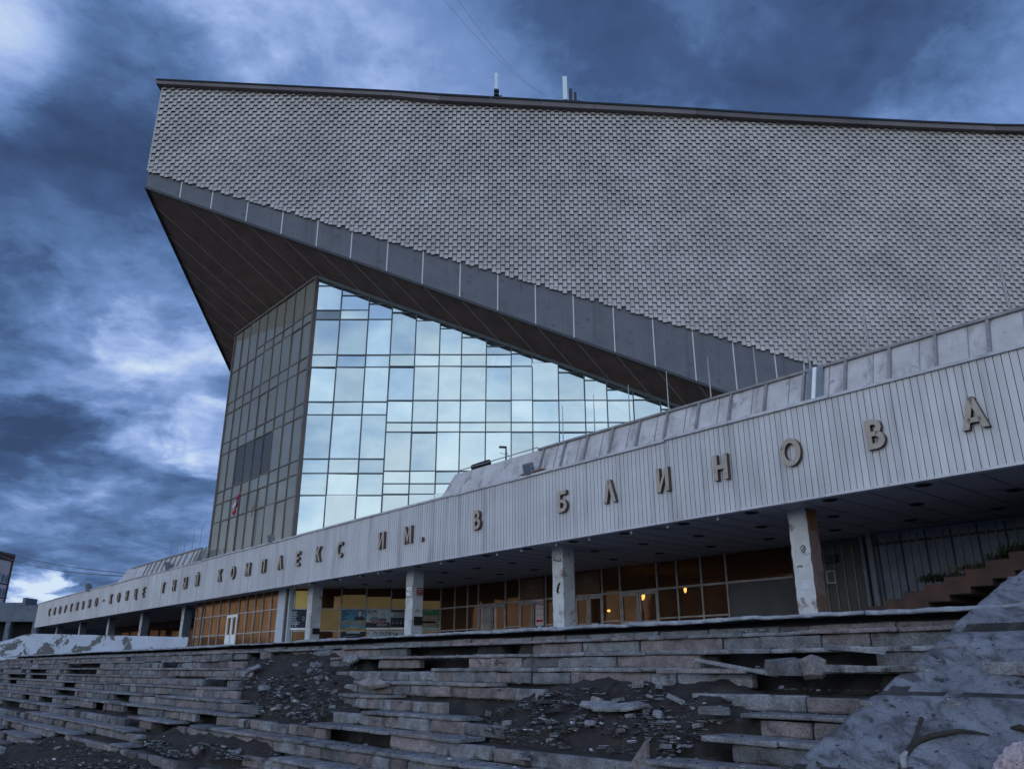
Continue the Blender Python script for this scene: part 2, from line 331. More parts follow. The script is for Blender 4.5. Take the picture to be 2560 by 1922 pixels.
def wloc(o):
    v = Vector(o.location)
    while o.parent is not None: o = o.parent; v += o.location
    return v
def tag(o, label=None, cat=None, group=None, kind=None):
    for k, v in (('label', label), ('category', cat), ('group', group), ('kind', kind)):
        if v: o[k] = v
    return o
def thing(name, loc, label, cat, group=None):
    e = bpy.data.objects.new(name, None); COL.objects.link(e); e.location = loc; e.empty_display_size = .3
    return tag(e, label, cat, group)

TXT = {}
def glyph(body, offset=0.0, extrude=0.0):
    """vertices and faces of a piece of lettering, size 1, centred on its own width, baseline at 0"""
    key = (body, offset, extrude)
    if key in TXT: return TXT[key]
    cu = bpy.data.curves.new('lettering', 'FONT'); cu.body = body; cu.size = 1.0; cu.offset = offset; cu.extrude = extrude; cu.resolution_u = 4
    cu.align_x = 'CENTER'
    ob = bpy.data.objects.new('lettering', cu); COL.objects.link(ob)
    bpy.context.view_layer.update()
    me = bpy.data.meshes.new_from_object(ob.evaluated_get(bpy.context.evaluated_depsgraph_get()))
    vs = [v.co.copy() for v in me.vertices]; fs = [tuple(p.vertices) for p in me.polygons]; ns = [p.normal.z for p in me.polygons]
    bpy.data.objects.remove(ob); bpy.data.curves.remove(cu); bpy.data.meshes.remove(me)
    TXT[key] = (vs, fs, ns); return TXT[key]
def put_text(mb, body, c, ex, ey, ez, size, m=0, offset=0.01, extrude=0.0, wide=1.0, side=None):
    vs, fs, ns = glyph(body, offset, extrude / max(size, 1e-6))
    ml = [m if (side is None or abs(nz) > .5) else side for nz in ns]
    mb.add([c + ex * (v.x * size * wide) + ey * (v.y * size) + ez * (v.z * size) for v in vs], fs, ml if fs else m)
# ------------------------------------------------------------------ ground
g = MB(); g.quad((-4000, -4000, -2.35), (4000, -4000, -2.35), (4000, 6000, -2.35), (-4000, 6000, -2.35))
tag(g.build('ground', 'ground', origin=Vector((0, 0, -2.35))), kind='structure')

# ------------------------------------------------------------------ the arena block: a tiled box jutting over the entrance
YW = 44.0
def line_on_wall(pa, pb):
    a, b = on_y(*pa, YW), on_y(*pb, YW); k = (b.z - a.z) / (b.x - a.x); return lambda x: a.z + k * (x - a.x)
z_band_bot = line_on_wall((365, 469), (1823, 984)); z_band_top = line_on_wall((372, 428), (2049, 914))
X0 = on_y(365, 469, YW).x
prof = [((409, 198), (409, 209)), ((980, 227), (980, 239)), ((1100, 235), (1100, 251)), ((1740, 271), (1740, 286)), ((1900, 282), (1900, 297)), ((2300, 303), (2300, 318)), ((2487, 311), (2487, 326)), ((2560, 312), (2560, 328))]
YC = YW - .45
top_t = [on_y(*a, YC) for a, b in prof]; top_b = [on_y(*b, YC) for a, b in prof]
for l in (top_t, top_b):
    l[0].x = X0 - .35
    l.append(Vector((48, YC, l[-1].z - .1))); l.append(Vector((66, YC, l[-1].z + 1.2)))
def interp(pts, x):
    for a, b in zip(pts, pts[1:]):
        if x <= b.x: return a.z + (b.z - a.z) * (x - a.x) / (b.x - a.x)
    return pts[-1].z
XR, YB = 66.0, 108.0
# soffit plane z = cc - gx x - gm (y - YW), from the band's lower edge and the two top corners of the glass hall
gx = -(z_band_bot(10) - z_band_bot(0)) / 10; cc = z_band_bot(0)
r1, r2 = ray(793, 691), ray(592, 835)
a1x, a1z, a2x, a2z = r1.x / r1.y, r1.z / r1.y, r2.x / r2.y, r2.z / r2.y
kk = (a1x * NV.x + NV.y) / (a2x * NV.x + NV.y)
gm = ((a1z + gx * a1x) - kk * (a2z + gx * a2x)) / (kk - 1)
YG = (cc + gm * YW) / (a1z + gx * a1x + gm)
def zs(x, y): return cc - gx * x - gm * (y - YW)
XC = a1x * YG; QG = Vector((XC, YG, 0)).dot(NV); SC0 = Vector((XC, YG, 0)).dot(DV)
x2, y2 = a2x * kk * YG, kk * YG; SL = Vector((x2, y2, 0)).dot(DV)
print('soffit', gx, gm, 'YG', YG, 'corner', XC, 'QG', QG, 'SC0', SC0, 'SL', SL, 'X0', X0, 'tip z', z_band_bot(X0))

arena = thing('sports_arena', Vector((0, YW, 0)), 'huge grey tiled arena block with overhanging pointed end above a tall glass hall', 'arena')
mb = MB()   # tiles: columns of leaning concrete shingles, each second column half a tile lower
PW, PH = .272, .51
rt = random.Random(3)
col_n = int((44 - X0) / PW)
for i in range(col_n):
    xa = X0 + .02 + i * PW; xb = xa + PW - .028; xm = (xa + xb) / 2
    zlo, zhi = z_band_top(xm) - .12, interp(top_b, xm) + .25
    k0 = math.floor(zlo / PH); k1 = math.ceil(zhi / PH)
    for k in range(k0, k1 + 1):
        z0 = k * PH + (PH / 2 if i % 2 else 0) + rt.uniform(-.012, .012); z1 = z0 + PH - .012
        if z1 < zlo + .15 or z0 > zhi: continue
        z0 = max(z0, zlo - .05 + rt.uniform(0, .05)); z1 = min(z1, zhi)
        if z1 - z0 < .1: continue
        yb, yt = YW - .15 + rt.uniform(-.015, .015), YW - .022
        yt = yb + (yt - yb) * (z1 - z0) / PH
        t = min(1, max(0, rt.gauss(.5, .17)))
        e = .03
        vs = [(xa, yb, z0), (xb, yb, z0), (xb, yt, z1), (xa, yt, z1), (xa + .01, yb + e, z0 + .004), (xb - .01, yb + e, z0 + .004), (xa, YW - .005, z1), (xb, YW - .005, z1), (xa, YW - .005, z0 + .02), (xb, YW - .005, z0 + .02)]
        mb.add(vs, [(0, 1, 2, 3), (1, 0, 4, 5), (0, 3, 6, 8), (1, 9, 7, 2)], 0, t)
mb.build('tile_cladding', ['tile'], arena)
mb = MB()   # solid walls behind the tiles
n = 40
xs = [X0 + (XR - X0) * i / n for i in range(n + 1)]
for a, b in zip(xs, xs[1:]):
    mb.quad((a, YW, z_band_top(a) - .1), (b, YW, z_band_top(b) - .1), (b, YW, interp(top_t, b)), (a, YW, interp(top_t, a)))
mb.quad((X0, YB, zs(X0, YB)), (X0, YW, z_band_bot(X0)), (X0, YW, interp(top_t, X0)), (X0, YB, interp(top_t, X0)))
mb.build('wall', ['tile_back'], arena)
mb = MB()   # edge tiles turned round the corner
k = z_band_top(X0)
while k < top_b[0].z - .1:
    mb.bx(X0 - .10, X0 + .015, YW - .1, YW + .6, k, k + PH / 2 - .02, 0, rt.random()); k += PH / 2
mb.build('corner_cladding', ['tile'], arena)
mb = MB()   # grey concrete band under the tiles
xs = [X0 + (46 - X0) * i / 30 for i in range(31)]
for a, b in zip(xs, xs[1:]):
    mb.quad((a, YW - .01, z_band_bot(a)), (b, YW - .01, z_band_bot(b)), (b, YW - .01, z_band_top(b) + .1), (a, YW - .01, z_band_top(a) + .1))
mb.quad((X0, YW + 3, zs(X0, YW + 3)), (X0, YW - .01, z_band_bot(X0)), (X0, YW - .01, z_band_top(X0)), (X0, YW + 3, z_band_top(X0)))
mb.build('concrete_band', ['band'], arena)
jx = [388, 455, 531, 607, 683, 757, 835, 912, 993, 1075, 1157, 1240, 1328, 1415, 1503, 1592, 1685, 1750]
JX = [on_y(d * 1.1573, (405 + (d - 315) * .34) * 1.1573, YW).x for d in jx]
for x in JX:
    mb = MB(); mb.bx(x - .035, x + .035, YW - .03, YW, z_band_bot(x) + .02, z_band_top(x) + .02); mb.build('band_joint', ['joint'], arena)
mb = MB()   # roof coping and the dark membrane edge above it
pts = list(zip(top_t, top_b)); rc = random.Random(5)
segs = []
for (t0, b0), (t1, b1) in zip(pts, pts[1:]):
    m_ = max(1, int((t1.x - t0.x) / 3.1))
    for j in range(m_):
        f0, f1 = j / m_, (j + 1) / m_
        segs.append((t0.lerp(t1, f0), b0.lerp(b1, f0), t0.lerp(t1, f1), b0.lerp(b1, f1)))
for t0, b0, t1, b1 in segs:
    h0, h1 = (t0.z - b0.z) * .72, (t1.z - b1.z) * .72; tn = rc.random()
    for (y0, zoff, d, zz0, zz1, mi) in ((YC, 0, .9, (b0.z, b1.z), (b0.z + h0, b1.z + h1), 0), (YC - .06, 0, 1.0, (b0.z + h0, b1.z + h1), (t0.z, t1.z), 1)):
        a, b_, c, d_ = (t0.x, y0, zz0[0]), (t1.x - .015, y0, zz0[1]), (t1.x - .015, y0, zz1[1]), (t0.x, y0, zz1[0])
        A, B, C_, D_ = [(p[0], p[1] + d, p[2]) for p in (a, b_, c, d_)]
        mb.add([a, b_, c, d_, A, B, C_, D_], [(0, 1, 2, 3), (1, 0, 4, 5), (3, 2, 6, 7), (0, 3, 7, 4), (2, 1, 5, 6)], mi, tn)
mb.bx(X0 - .34, X0 + .3, YC + 1.0, YB, top_b[0].z + .02, top_t[0].z - .1)
mb.build('roof_coping', ['coping', 'roofing'], arena)
mb = MB()
for a, b in zip(top_t, top_t[1:]): mb.quad((a.x, YC + .5, a.z - .1), (b.x, YC + .5, b.z - .1), (b.x, YB, b.z - .1), (a.x, YB, a.z - .1))
mb.build('roof', ['roofing'], arena)
mb = MB()
for i in range(24):
    for j in range(20):
        a, b = X0 + (46 - X0) * i / 24, X0 + (46 - X0) * (i + 1) / 24; c, d = YW + 46 * j / 20, YW + 46 * (j + 1) / 20
        mb.quad((a, c, zs(a, c)), (a, d, zs(a, d)), (b, d, zs(b, d)), (b, c, zs(b, c)))
mb.build('soffit', ['soffit'], arena)
mb = MB(); dj = Vector((math.sin(math.radians(43)), math.cos(math.radians(43)), 0))
starts = [(x, YW) for x in JX] + [(X0, YW + (k + .55) * 2.35 / math.tan(math.radians(43))) for k in range(14)]
for (x, y) in starts:
    a = Vector((x, y, zs(x, y) - .012)); b = a + dj * 9.0; b.z = zs(b.x, b.y) - .012
    if y > YW: b = a + dj * 14; b.z = zs(b.x, b.y) - .012
    mb.bar(a, b, .06, .01, 0, (gx, gm, 1))
mb.build('soffit_joint', ['soffit_joint'], arena)
mb = MB(); mb.bar((X0 - .02, YW - .04, zs(X0, YW) - .02), (46, YW - .04, zs(46, YW) - .02), .16, .08, 0, (0, 1, 0)); mb.bar((X0, YW - .04, zs(X0, YW) - .02), (X0, YW + 50, zs(X0, YW + 50) - .02), .16, .1, 0, (1, 0, 0))
mb.build('soffit_edge', ['metal_dark'], arena)

# ------------------------------------------------------------------ the glass hall below it
hall = thing('glass_hall', Vector((XC, YG, 0)), 'tall faceted glass hall with mirrored panes standing under the dark overhang', 'glass hall')
VX = [XC] + [on_y(p, 914, YG).x for p in (841, 913, 973.5)] + [on_y(p, 962, YG).x for p in (1034, 1096, 1152, 1215, 1278, 1331, 1396, 1461, 1516, 1581, 1648, 1712, 1775)]
zl = lambda ys, px: [on_y(px, y, YG).z for y in ys]
LA = zl([776, 799, 887.5, 918, 1004.6, 1037, 1147, 1183, 1238], 800)
LBs = zl([887, 916, 1001, 1056, 1080, 1177.5, 1209, 1235], 1000)
ZB = 5.2
frame = MB(); rp = random.Random(11)
fr_obj = None
panes = []
for i in range(len(VX) - 1):
    xa, xb = VX[i], VX[i + 1]; za, zb = zs(xa, YG), zs(xb, YG)
    lev = [z for z in (LA if i < 3 else LBs) if z < zb - .35]
    if zb < ZB: break
    if i == 2: lev = [z for z in lev if abs(z - LA[0]) > .01]
    lev = sorted(lev + [ZB, zb - .04])
    for z0, z1 in zip(lev, lev[1:]): panes.append(([(xa, z0), (xb, z0), (xb, z1), (xa, z1)], i, z0))
    panes.append(([(xa, lev[-1]), (xb, lev[-1]), (xa, za)], i, lev[-1]))
    for z in lev[1:]: frame.bx(xa + .035, xb - .035, YG - .05, YG + .06, z - .034, z + .034)
    frame.bx(xa - .035, xa + .035, YG - .07, YG + .06, ZB, za)
frame.bar((XC, YG - .04, zs(XC, YG) - .06), (22, YG - .04, zs(22, YG) - .06), .22, .14, 0, (0, 1, 0))
gw = frame.build('mirror_glazing_frame', ['mullion'], hall)
for (pl, i, z0) in panes:
    al, be = rp.gauss(0, .012), rp.gauss(0, .014); m = MB(); xc, zc_ = pl[0]
    m.add([(x, YG + al * (x - xc) + be * (z - zc_), z) for k, (x, z) in enumerate(pl)], [tuple(range(len(pl)))], 0, rp.random())
    o = m.build('mirror_pane', ['glass_sky_dull' if (i == 0 and abs(z0 - LA[1]) < .02) else 'glass_sky'], gw)
    if i == 0 and abs(z0 - LA[1]) < .02: o['label'] = 'small dull grey pane among the bright ones'
# the face along the front
frame = MB(); NCOL = 9
sl = [SC0 + (SL - SC0) * k / NCOL for k in range(NCOL + 1)]
zls = LA[:]
def ztop(s): p = W(s, QG, 0); return zs(p.x, p.y)
panes = []
for k in range(NCOL):
    sa, sb = sl[k], sl[k + 1]; zt0, zt1 = ztop(sa), ztop(sb)
    lev = sorted([z for z in zls[1 if k > 5 else 0:] if z < min(zt0, zt1) - .4] + [ZB])
    for j, (z0, z1) in enumerate(zip(lev, lev[1:])): panes.append(([(sa, z0), (sb, z0), (sb, z1), (sa, z1)], k, j))
    panes.append(([(sa, lev[-1]), (sb, lev[-1]), (sb, zt1), (sa, zt0)], k, 99))
    for z in lev[1:]: frame.bw(sa + .03, sb - .03, QG - .05, QG + .05, z - .04, z + .04)
    if k: frame.bw(sa - .03, sa + .03, QG - .07, QG + .05, ZB, zt0)
frame.bw(sl[-1] - .05, sl[-1] + .1, QG - .1, QG + .2, ZB, ztop(sl[-1]))
frame.bar(W(SC0, QG - .05, ztop(SC0) - .07), W(SL, QG - .05, ztop(SL) - .07), .16, .16, 0, NV)
frame.bw(SC0 - .12, SC0 + .06, QG - .12, QG + .12, 1, ztop(SC0) - .02)
gw = frame.build('side_glazing_frame', ['mullion_tan'], hall)
for (pl, k, j) in panes:
    al, be = rp.gauss(0, .006), rp.gauss(0, .006); m = MB(); sc_, zc_ = pl[0]
    m.add([W(s, QG + al * (s - sc_) + be * (z - zc_), z) for a, (s, z) in enumerate(pl)], [tuple(reversed(range(len(pl))))], 0, rp.random())
    dark = j == 3 and 3 <= k <= 6
    m.build('side_pane', ['glass_side_dark' if dark else 'glass_side'], gw)
m = MB(); m.quad(W(SL, QG, 1), W(SL, QG + 24, 1), W(SL, QG + 24, ztop(SL)), W(SL, QG, ztop(SL))); m.build('end_wall', ['grey_concrete'], hall)

# ------------------------------------------------------------------ entrance pavilion: fascia, ceiling, pillars, glazing
QF, ZF0, ZF1, ZC = 19.5, 4.22, 6.78, 4.25
QB = 27.2; ZFL = 1.02
S_END = sq(on_q(92, 1536, QF))[0]; S_R = -9.0
pav = thing('entrance_pavilion', W(20, QF, ZFL), 'long low entrance pavilion with a white ribbed fascia on square pillars', 'pavilion')
mb = MB(); s = S_R; rf = random.Random(2)
while s < S_END:
    w = .172 if s < 60 else .34
    e = min(s + w, S_END); t = .5 * rf.random() + .5 * random.Random(int(s / 3.1)).random(); gp = .015 if s < 60 else .02
    mb.quad(W(e - gp, QF, ZF0 + .03), W(s, QF, ZF0 + .03), W(s, QF, ZF1), W(e - gp, QF, ZF1), 0, t)
    mb.quad(W(e - gp, QF, ZF1), W(e - gp, QF + .05, ZF1), W(e - gp, QF + .05, ZF0), W(e - gp, QF, ZF0), 1)
    mb.quad(W(s, QF, ZF0), W(s, QF + .05, ZF0), W(s, QF + .05, ZF1), W(s, QF, ZF1), 1)
    s = e
mb.quad(W(S_END, QF + .05, ZF0), W(S_R, QF + .05, ZF0), W(S_R, QF + .05, ZF1), W(S_END, QF + .05, ZF1), 1)
mb.bw(S_R, S_END + .02, QF + .06, QF + .25, ZF0 - .0, ZF1 - .01, 0)
mb.bw(S_R, S_END + .04, QF - .03, QF + .2, ZF0 - .035, ZF0 + .028, 0)
mb.bw(S_END - .02, S_END + .05, QF - .03, QF + .3, ZF0, ZF1, 0)
fascia = mb.build('fascia', ['fascia', 'fascia_gap'], pav)
mb = MB(); s = S_R
while s < S_END:
    w = rf.uniform(2.5, 7); e = min(s + w, S_END + .1); dz = rf.uniform(-.03, .03)
    mb.bw(s, e - .02, QF - .07 + rf.uniform(-.02, .02), QF + .26, ZF1 + dz - .03, ZF1 + .05 + dz); s = e
mb.build('flashing', ['flashing'], pav)
mb = MB(); mb.bw(S_R, S_END - .1, QF + .2, QB + 9, ZC, ZC + .25)
for i in range(70):
    s = S_R + .9 * i + .4
    mb.bw(s, s + .018, QF + .3, QB - .05, ZC - .006, ZC - .002, 1)
mb.build('ceiling', ['ceiling', 'dark_hole'], pav)
for r_, q in enumerate((20.25, 22.6, 25.0)):
    for k in range(24):
        s = 3.2 + k * 2.45 + (1.2 if r_ == 1 else 0)
        if s > SC0 and q > QG - .4: continue
        m = MB(); c = W(s, q, ZC)
        ring = [[c + DV * (r * math.cos(a)) + NV * (r * math.sin(a)) - UP * zz for a in [2 * math.pi * t / 14 for t in range(14)]] for r, zz in ((.20, .001), (.20, .022), (.155, .022), (.155, .008))]
        for a in range(3):
            for t in range(14): m.add([ring[a][t], ring[a][(t + 1) % 14], ring[a + 1][(t + 1) % 14], ring[a + 1][t]], [(0, 1, 2, 3)], 0 if a < 2 else 1)
        m.add(ring[3], [tuple(range(14))], 1)
        m.build('downlight', ['metal_dark', 'dark_hole'], pav)
for (px_, py_) in [(1243, 1377), (1304, 1369), (1391, 1354), (1473, 1340), (1578, 1326), (1669, 1309), (1794, 1292), (736, 1464), (774, 1455), (851, 1442), (900, 1434), (945, 1428), (1103, 1401)]:
    s = s_at(px_, QF + .35, ZC - .05); m = MB()
    m.tube([W(s, QF + .35, ZC), W(s, QF + .35, ZC - .05), W(s, QF + .35, ZC - .09), W(s, QF + .35, ZC - .13), W(s, QF + .35, ZC - .155)], [.018, .022, .04, .035, .01], 8)
    m.build('bulb', ['white'], pav)

# pillars
rpil = random.Random(9)
def pillar(pxl, z_ref, m0, m1, label=None, q0=20.8, w=.57):
    sl_ = s_at(pxl, q0, z_ref); m = MB(); nz = 16
    rows = []
    for i in range(nz + 1):
        z = ZFL + (ZC - ZFL) * i / nz
        j = lambda: rpil.uniform(-.02, .012) if 0 < i < nz else 0
        rows.append([W(sl_ + j(), q0 - .003, z), W(sl_ - w * .5, q0, z), W(sl_ - w + j(), q0 + j(), z), W(sl_ - w, q0 + w * .5, z), W(sl_ - w + j(), q0 + w, z), W(sl_, q0 + w, z)])
    for a, b in zip(rows, rows[1:]):
        for k in range(6):
            l = (k + 1) % 6
            m.add([a[k], a[l], b[l], b[k]], [(0, 1, 2, 3)], 0 if k in (0, 1, 4, 5) else 1)
    return m.build('pillar', [m0, m1], pav, label=label), sl_
P1 = pillar(1967, ZC, 'pillar', 'pillar_pink', 'peeling white pillar with a pink and rusty side'); P2 = pillar(1380, ZC, 'pillar', 'pillar')
P3 = pillar(1017, ZC, 'pillar', 'pillar'); P4 = pillar(772, ZC, 'pillar', 'pillar')
for p in (448, 344, 262, 191, 133): print('pillar s', pillar(p, 2.4, 'pillar', 'grey_concrete')[1])  # darker side colour stands in for shade on the far pillars
m = MB(); s = P1[1] - .57; m.bw(s - .012, s - .002, 20.83, 21.32, ZC - .62, ZC - .02); m.build('rust_patch', ['rust'], P1[0])

# glazing across the entrance
ZT, ZK = 3.14, 1.95
pxs = [1103, 1138, 1170, 1197, 1265, 1300, 1366, 1439, 1507, 1552, 1645, 1695, 1756, 1819, 1990]
SE = [s_at(p, QB, ZT) for p in pxs]
doors = {3, 5, 7, 9}
print('entrance bays', [round(a - b, 2) for a, b in zip(SE, SE[1:])])
fr = MB()
for i, s in enumerate(SE): fr.bw(s - .035, s + .035, QB - .06, QB + .06, ZFL, ZC)
for i in range(len(SE) - 1):
    b, a = SE[i] - .035, SE[i + 1] + .035
    fr.bw(a, b, QB - .05, QB + .05, ZT - .04, ZT + .04)
    if i not in doors and i != 13: fr.bw(a, b, QB - .05, QB + .05, ZK - .03, ZK + .03)
glz = fr.build('entrance_glazing_frame', ['frame_pale'], pav)
rg = random.Random(4)
for i in range(len(SE) - 1):
    b, a = SE[i], SE[i + 1]
    rows = [(ZT, ZC)] + ([] if i in doors else [(ZK, ZT), (ZFL, ZK)])
    for (z0, z1) in rows:
        k_ = rg.gauss(0, .01); j = [0, 0, k_, k_]; m = MB()
        m.quad(W(b, QB + j[0], z0), W(a, QB + j[1], z0), W(a, QB + j[2], z1), W(b, QB + j[3], z1))
        m.build('entrance_pane', ['board_grey' if (i == 13 and z1 <= ZT) else 'glass_amber_dark'], glz, label='pane covered by a grey board' if (i == 13 and z1 == ZT) else None)
    if i in doors:
        w = b - a
        for h in (0, 1):
            s1 = b - .04 - h * (w / 2 - .02); s0 = s1 - (w / 2 - .06); f = MB()
            for (u0, u1, z0, z1) in ((s0, s0 + .09, ZFL, ZT - .05), (s1 - .09, s1, ZFL, ZT - .05), (s0 + .09, s1 - .09, ZT - .17, ZT - .05), (s0 + .09, s1 - .09, 1.78, 1.9)):
                f.bw(u0, u1, QB - .045, QB + .03, z0, z1)
            d = f.build('door', ['frame_pale'], pav)
            m = MB(); m.quad(W(s1 - .09, QB, 1.9), W(s0 + .09, QB, 1.9), W(s0 + .09, QB, ZT - .17), W(s1 - .09, QB, ZT - .17)); m.build('door_glass', ['glass_amber_dark'], d)
            m = MB(); m.bw(s0 + .09, s1 - .09, QB - .01, QB + .02, ZFL, 1.78); m.build('kick_panel', ['pier_white'], d)
            hs = s0 + .05 if h == 0 else s1 - .05; m = MB()
            m.tube([W(hs, QB - .13, 1.45), W(hs, QB - .13, 2.35)], .022, 8); m.bw(hs - .012, hs + .012, QB - .13, QB - .04, 1.6, 1.63); m.bw(hs - .012, hs + .012, QB - .13, QB - .04, 2.2, 2.23)
            m.build('door_handle', ['rod'], d)
# foyer behind the glass
m = MB(); sa, sb = SE[-1] - 1, SE[0] + 3
m.bw(sa, sb, QB + 6.5, QB + 6.7, ZFL, ZC); m.bw(sa, sb, QB + .1, QB + 6.5, ZFL - .15, ZFL); m.bw(sa - .2, sa, QB + .1, QB + 6.7, ZFL, ZC)
m.build('foyer_wall', ['room'], pav)
# boards over two doors: crest and lines of text
for i in (5, 7):
    b, a = SE[i] - .1, SE[i + 1] + .1; c = (a + b) / 2; m = MB()
    m.bw(a, b, QB - .09, QB - .062, ZT + .08, ZC - .06, 0)
    E, q = -DV, QB - .094
    w = (b - a) * .17; z = ZC - .34
    for (u0, v0, u1, v1) in ((-1, 0, 0, .55), (0, .55, 1, 0), (-1, 0, -.8, -.5), (1, 0, .8, -.5), (-.8, -.5, .8, -.5), (-.5, .35, -.65, .05), (.5, .35, .65, .05), (-.6, -.1, .6, -.1), (-.55, -.3, .55, -.3), (0, .5, 0, -.1)):
        m.bar(W(c - u0 * w, q, z + v0 * w), W(c - u1 * w, q, z + v1 * w), .035, .004, 1, NV)
    for k, (tx, sz) in enumerate((('СПОРТИВНО-КОНЦЕРТНЫЙ', .085), ('КОМПЛЕКС', .085), ('ИМ. В. БЛИНОВА', .085))):
        put_text(m, tx, W(c, q, ZC - .60 - k * .14), E, UP, -NV, sz, 1)
    m.build('name_board', ['room', 'faint'], pav)

# slanting wall with the posters (the glass hall's mirror face carried down to the terrace)
XE = (QB - NV.y * YG) / NV.x
pm = [735, 795, 852, 915, 977, 1039, 1103]
XP = [on_y(p, 1522, YG).x for p in pm]
fr = MB()
for x in XP: fr.bx(x - .035, x + .035, YG - .07, YG + .05, ZFL, ZC)
for z in (ZT, ZK): fr.bx(XP[0], XE, YG - .05, YG + .05, z - .035, z + .035)
pf = fr.build('poster_glazing_frame', ['frame_pale'], pav)
for i in range(len(XP) - 1):
    a, b = XP[i], XP[i + 1]
    cut = ZC - .12 - .11 * i  # dark strip above the cut paints in the ceiling's reflection
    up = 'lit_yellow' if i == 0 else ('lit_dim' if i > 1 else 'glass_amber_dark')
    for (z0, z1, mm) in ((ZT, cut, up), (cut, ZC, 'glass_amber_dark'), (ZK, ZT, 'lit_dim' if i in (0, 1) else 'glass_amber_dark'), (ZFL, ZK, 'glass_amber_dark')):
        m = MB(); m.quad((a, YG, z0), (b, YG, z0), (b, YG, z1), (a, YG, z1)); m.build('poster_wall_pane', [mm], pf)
# white corner pier and the amber front beside it
QO = QG + .12
sp0, sp1 = s_at(698, QO - .1, ZC), s_at(728, QO - .1, ZC)
m = MB(); m.bw(sp1, sp0, QO - .12, QO + .1, ZFL - .4, ZC); m.build('corner_pier', ['pier_white'], pav, label='wide smooth white pier between amber glass and posters')
po = [489, 509, 529, 548, 570, 596, 616, 636, 656, 677, 698]
SO = [s_at(p, QO, 3.0) for p in po]; print('amber bays', [round(a - b, 2) for a, b in zip(SO, SO[1:])])
fr = MB()
for s in SO: fr.bw(s - .03, s + .03, QO - .06, QO + .05, ZFL - .2, ZC)
for i in range(len(SO) - 1):
    if i == 4: continue
    for z in (3.22, 2.0): fr.bw(SO[i + 1] + .03, SO[i] - .03, QO - .05, QO + .04, z - .03, z + .03)
af = fr.build('amber_glazing_frame', ['frame_pale'], pav)
for i in range(len(SO) - 1):
    for (z0, z1) in ((3.22, ZC), (2.0, 3.22), (ZFL - .2, 2.0)):
        if i == 4 and z0 < 3: continue
        k_ = rg.gauss(0, .014); j = [0, 0, k_, k_]; m = MB()
        m.quad(W(SO[i], QO + j[0], z0), W(SO[i + 1], QO + j[1], z0), W(SO[i + 1], QO + j[2], z1), W(SO[i], QO + j[3], z1)); m.build('amber_pane', ['glass_amber'], af)
b, a = SO[4], SO[5]; f = MB()
for (u0, u1, z0, z1) in ((a + .02, a + .16, ZFL - .2, 3.2), (b - .16, b - .02, ZFL - .2, 3.2), ((a + b) / 2 - .1, (a + b) / 2 + .1, ZFL - .2, 3.0), (a + .16, b - .16, 3.02, 3.2), (a + .16, b - .16, ZFL - .2, 1.98)): f.bw(u0, u1, QO - .08, QO + .03, z0, z1)
d = f.build('door', ['white'], pav, label='white framed door in the amber glazing')
m = MB(); m.quad(W(b - .1, QO, 1.9), W(a + .1, QO, 1.9), W(a + .1, QO, 3.05), W(b - .1, QO, 3.05)); m.build('door_glass', ['glass_amber'], d)
# recess behind the far pillars
m = MB(); m.bw(SO[0], S_END - 2, QB - .3, QB, ZFL - .6, ZC); m.bw(SO[0], SO[0] + .3, QO, QB, ZFL - .6, ZC); m.build('recess_wall', ['brick_dark'], pav)
m = MB()
for k in range(12): m.bw(SO[0] + 1.5 + k * 3.2, SO[0] + 3.9 + k * 3.2, QB - .36, QB - .31, 1.5, 3.6)
m.build('recess_glazing', ['glass_amber_dark'], pav)
# wall of battens beyond the last pillar, then its end with bluish daylight painted into the colour
sA, sB = SE[-1], s_at(2212, QB - .2, 2.5)
m = MB(); m.bw(sB, sA, QB - .2, QB, ZFL, ZC); bw_ = m.build('batten_wall', ['batten_wall'], pav)
for p in (2030, 2050, 2072, 2096, 2120, 2146, 2173, 2193):
    m = MB(); s = s_at(p, QB - .22, 2.4); m.bw(s - .022, s + .022, QB - .25, QB - .2, ZFL, ZC - .25); m.build('batten', ['batten'], bw_)
m = MB(); m.bw(-14, sB, QB - .55, QB - .35, ZFL, ZC - .02); m.bw(sB, sB + .25, QB - .55, QB - .2, ZFL, ZC); bs = m.build('daylight_tinted_wall', ['daylight_tint'], pav)
m = MB(); s = sB - .15; kx = 0
while s > -13:
    m.bw(s - .02, s + .02, QB - .61, QB - .55, ZFL, ZC - .1, kx % 3 == 0); s -= .26; kx += 1
m.bw(-13, sB, QB - .60, QB - .555, ZC - .42, ZC - .34, 1)
m.build('rib', ['batten', 'metal_dark'], bs)
m = MB(); m.tube([W(sB + .05, QB - .68, ZFL), W(sB + .05, QB - .68, ZC)], .09, 10); m.tube([W(sB + .5, QB - .34, ZFL), W(sB + .5, QB - .34, ZC)], .07, 10); m.build('drain_pipe', ['metal_grey'], pav)

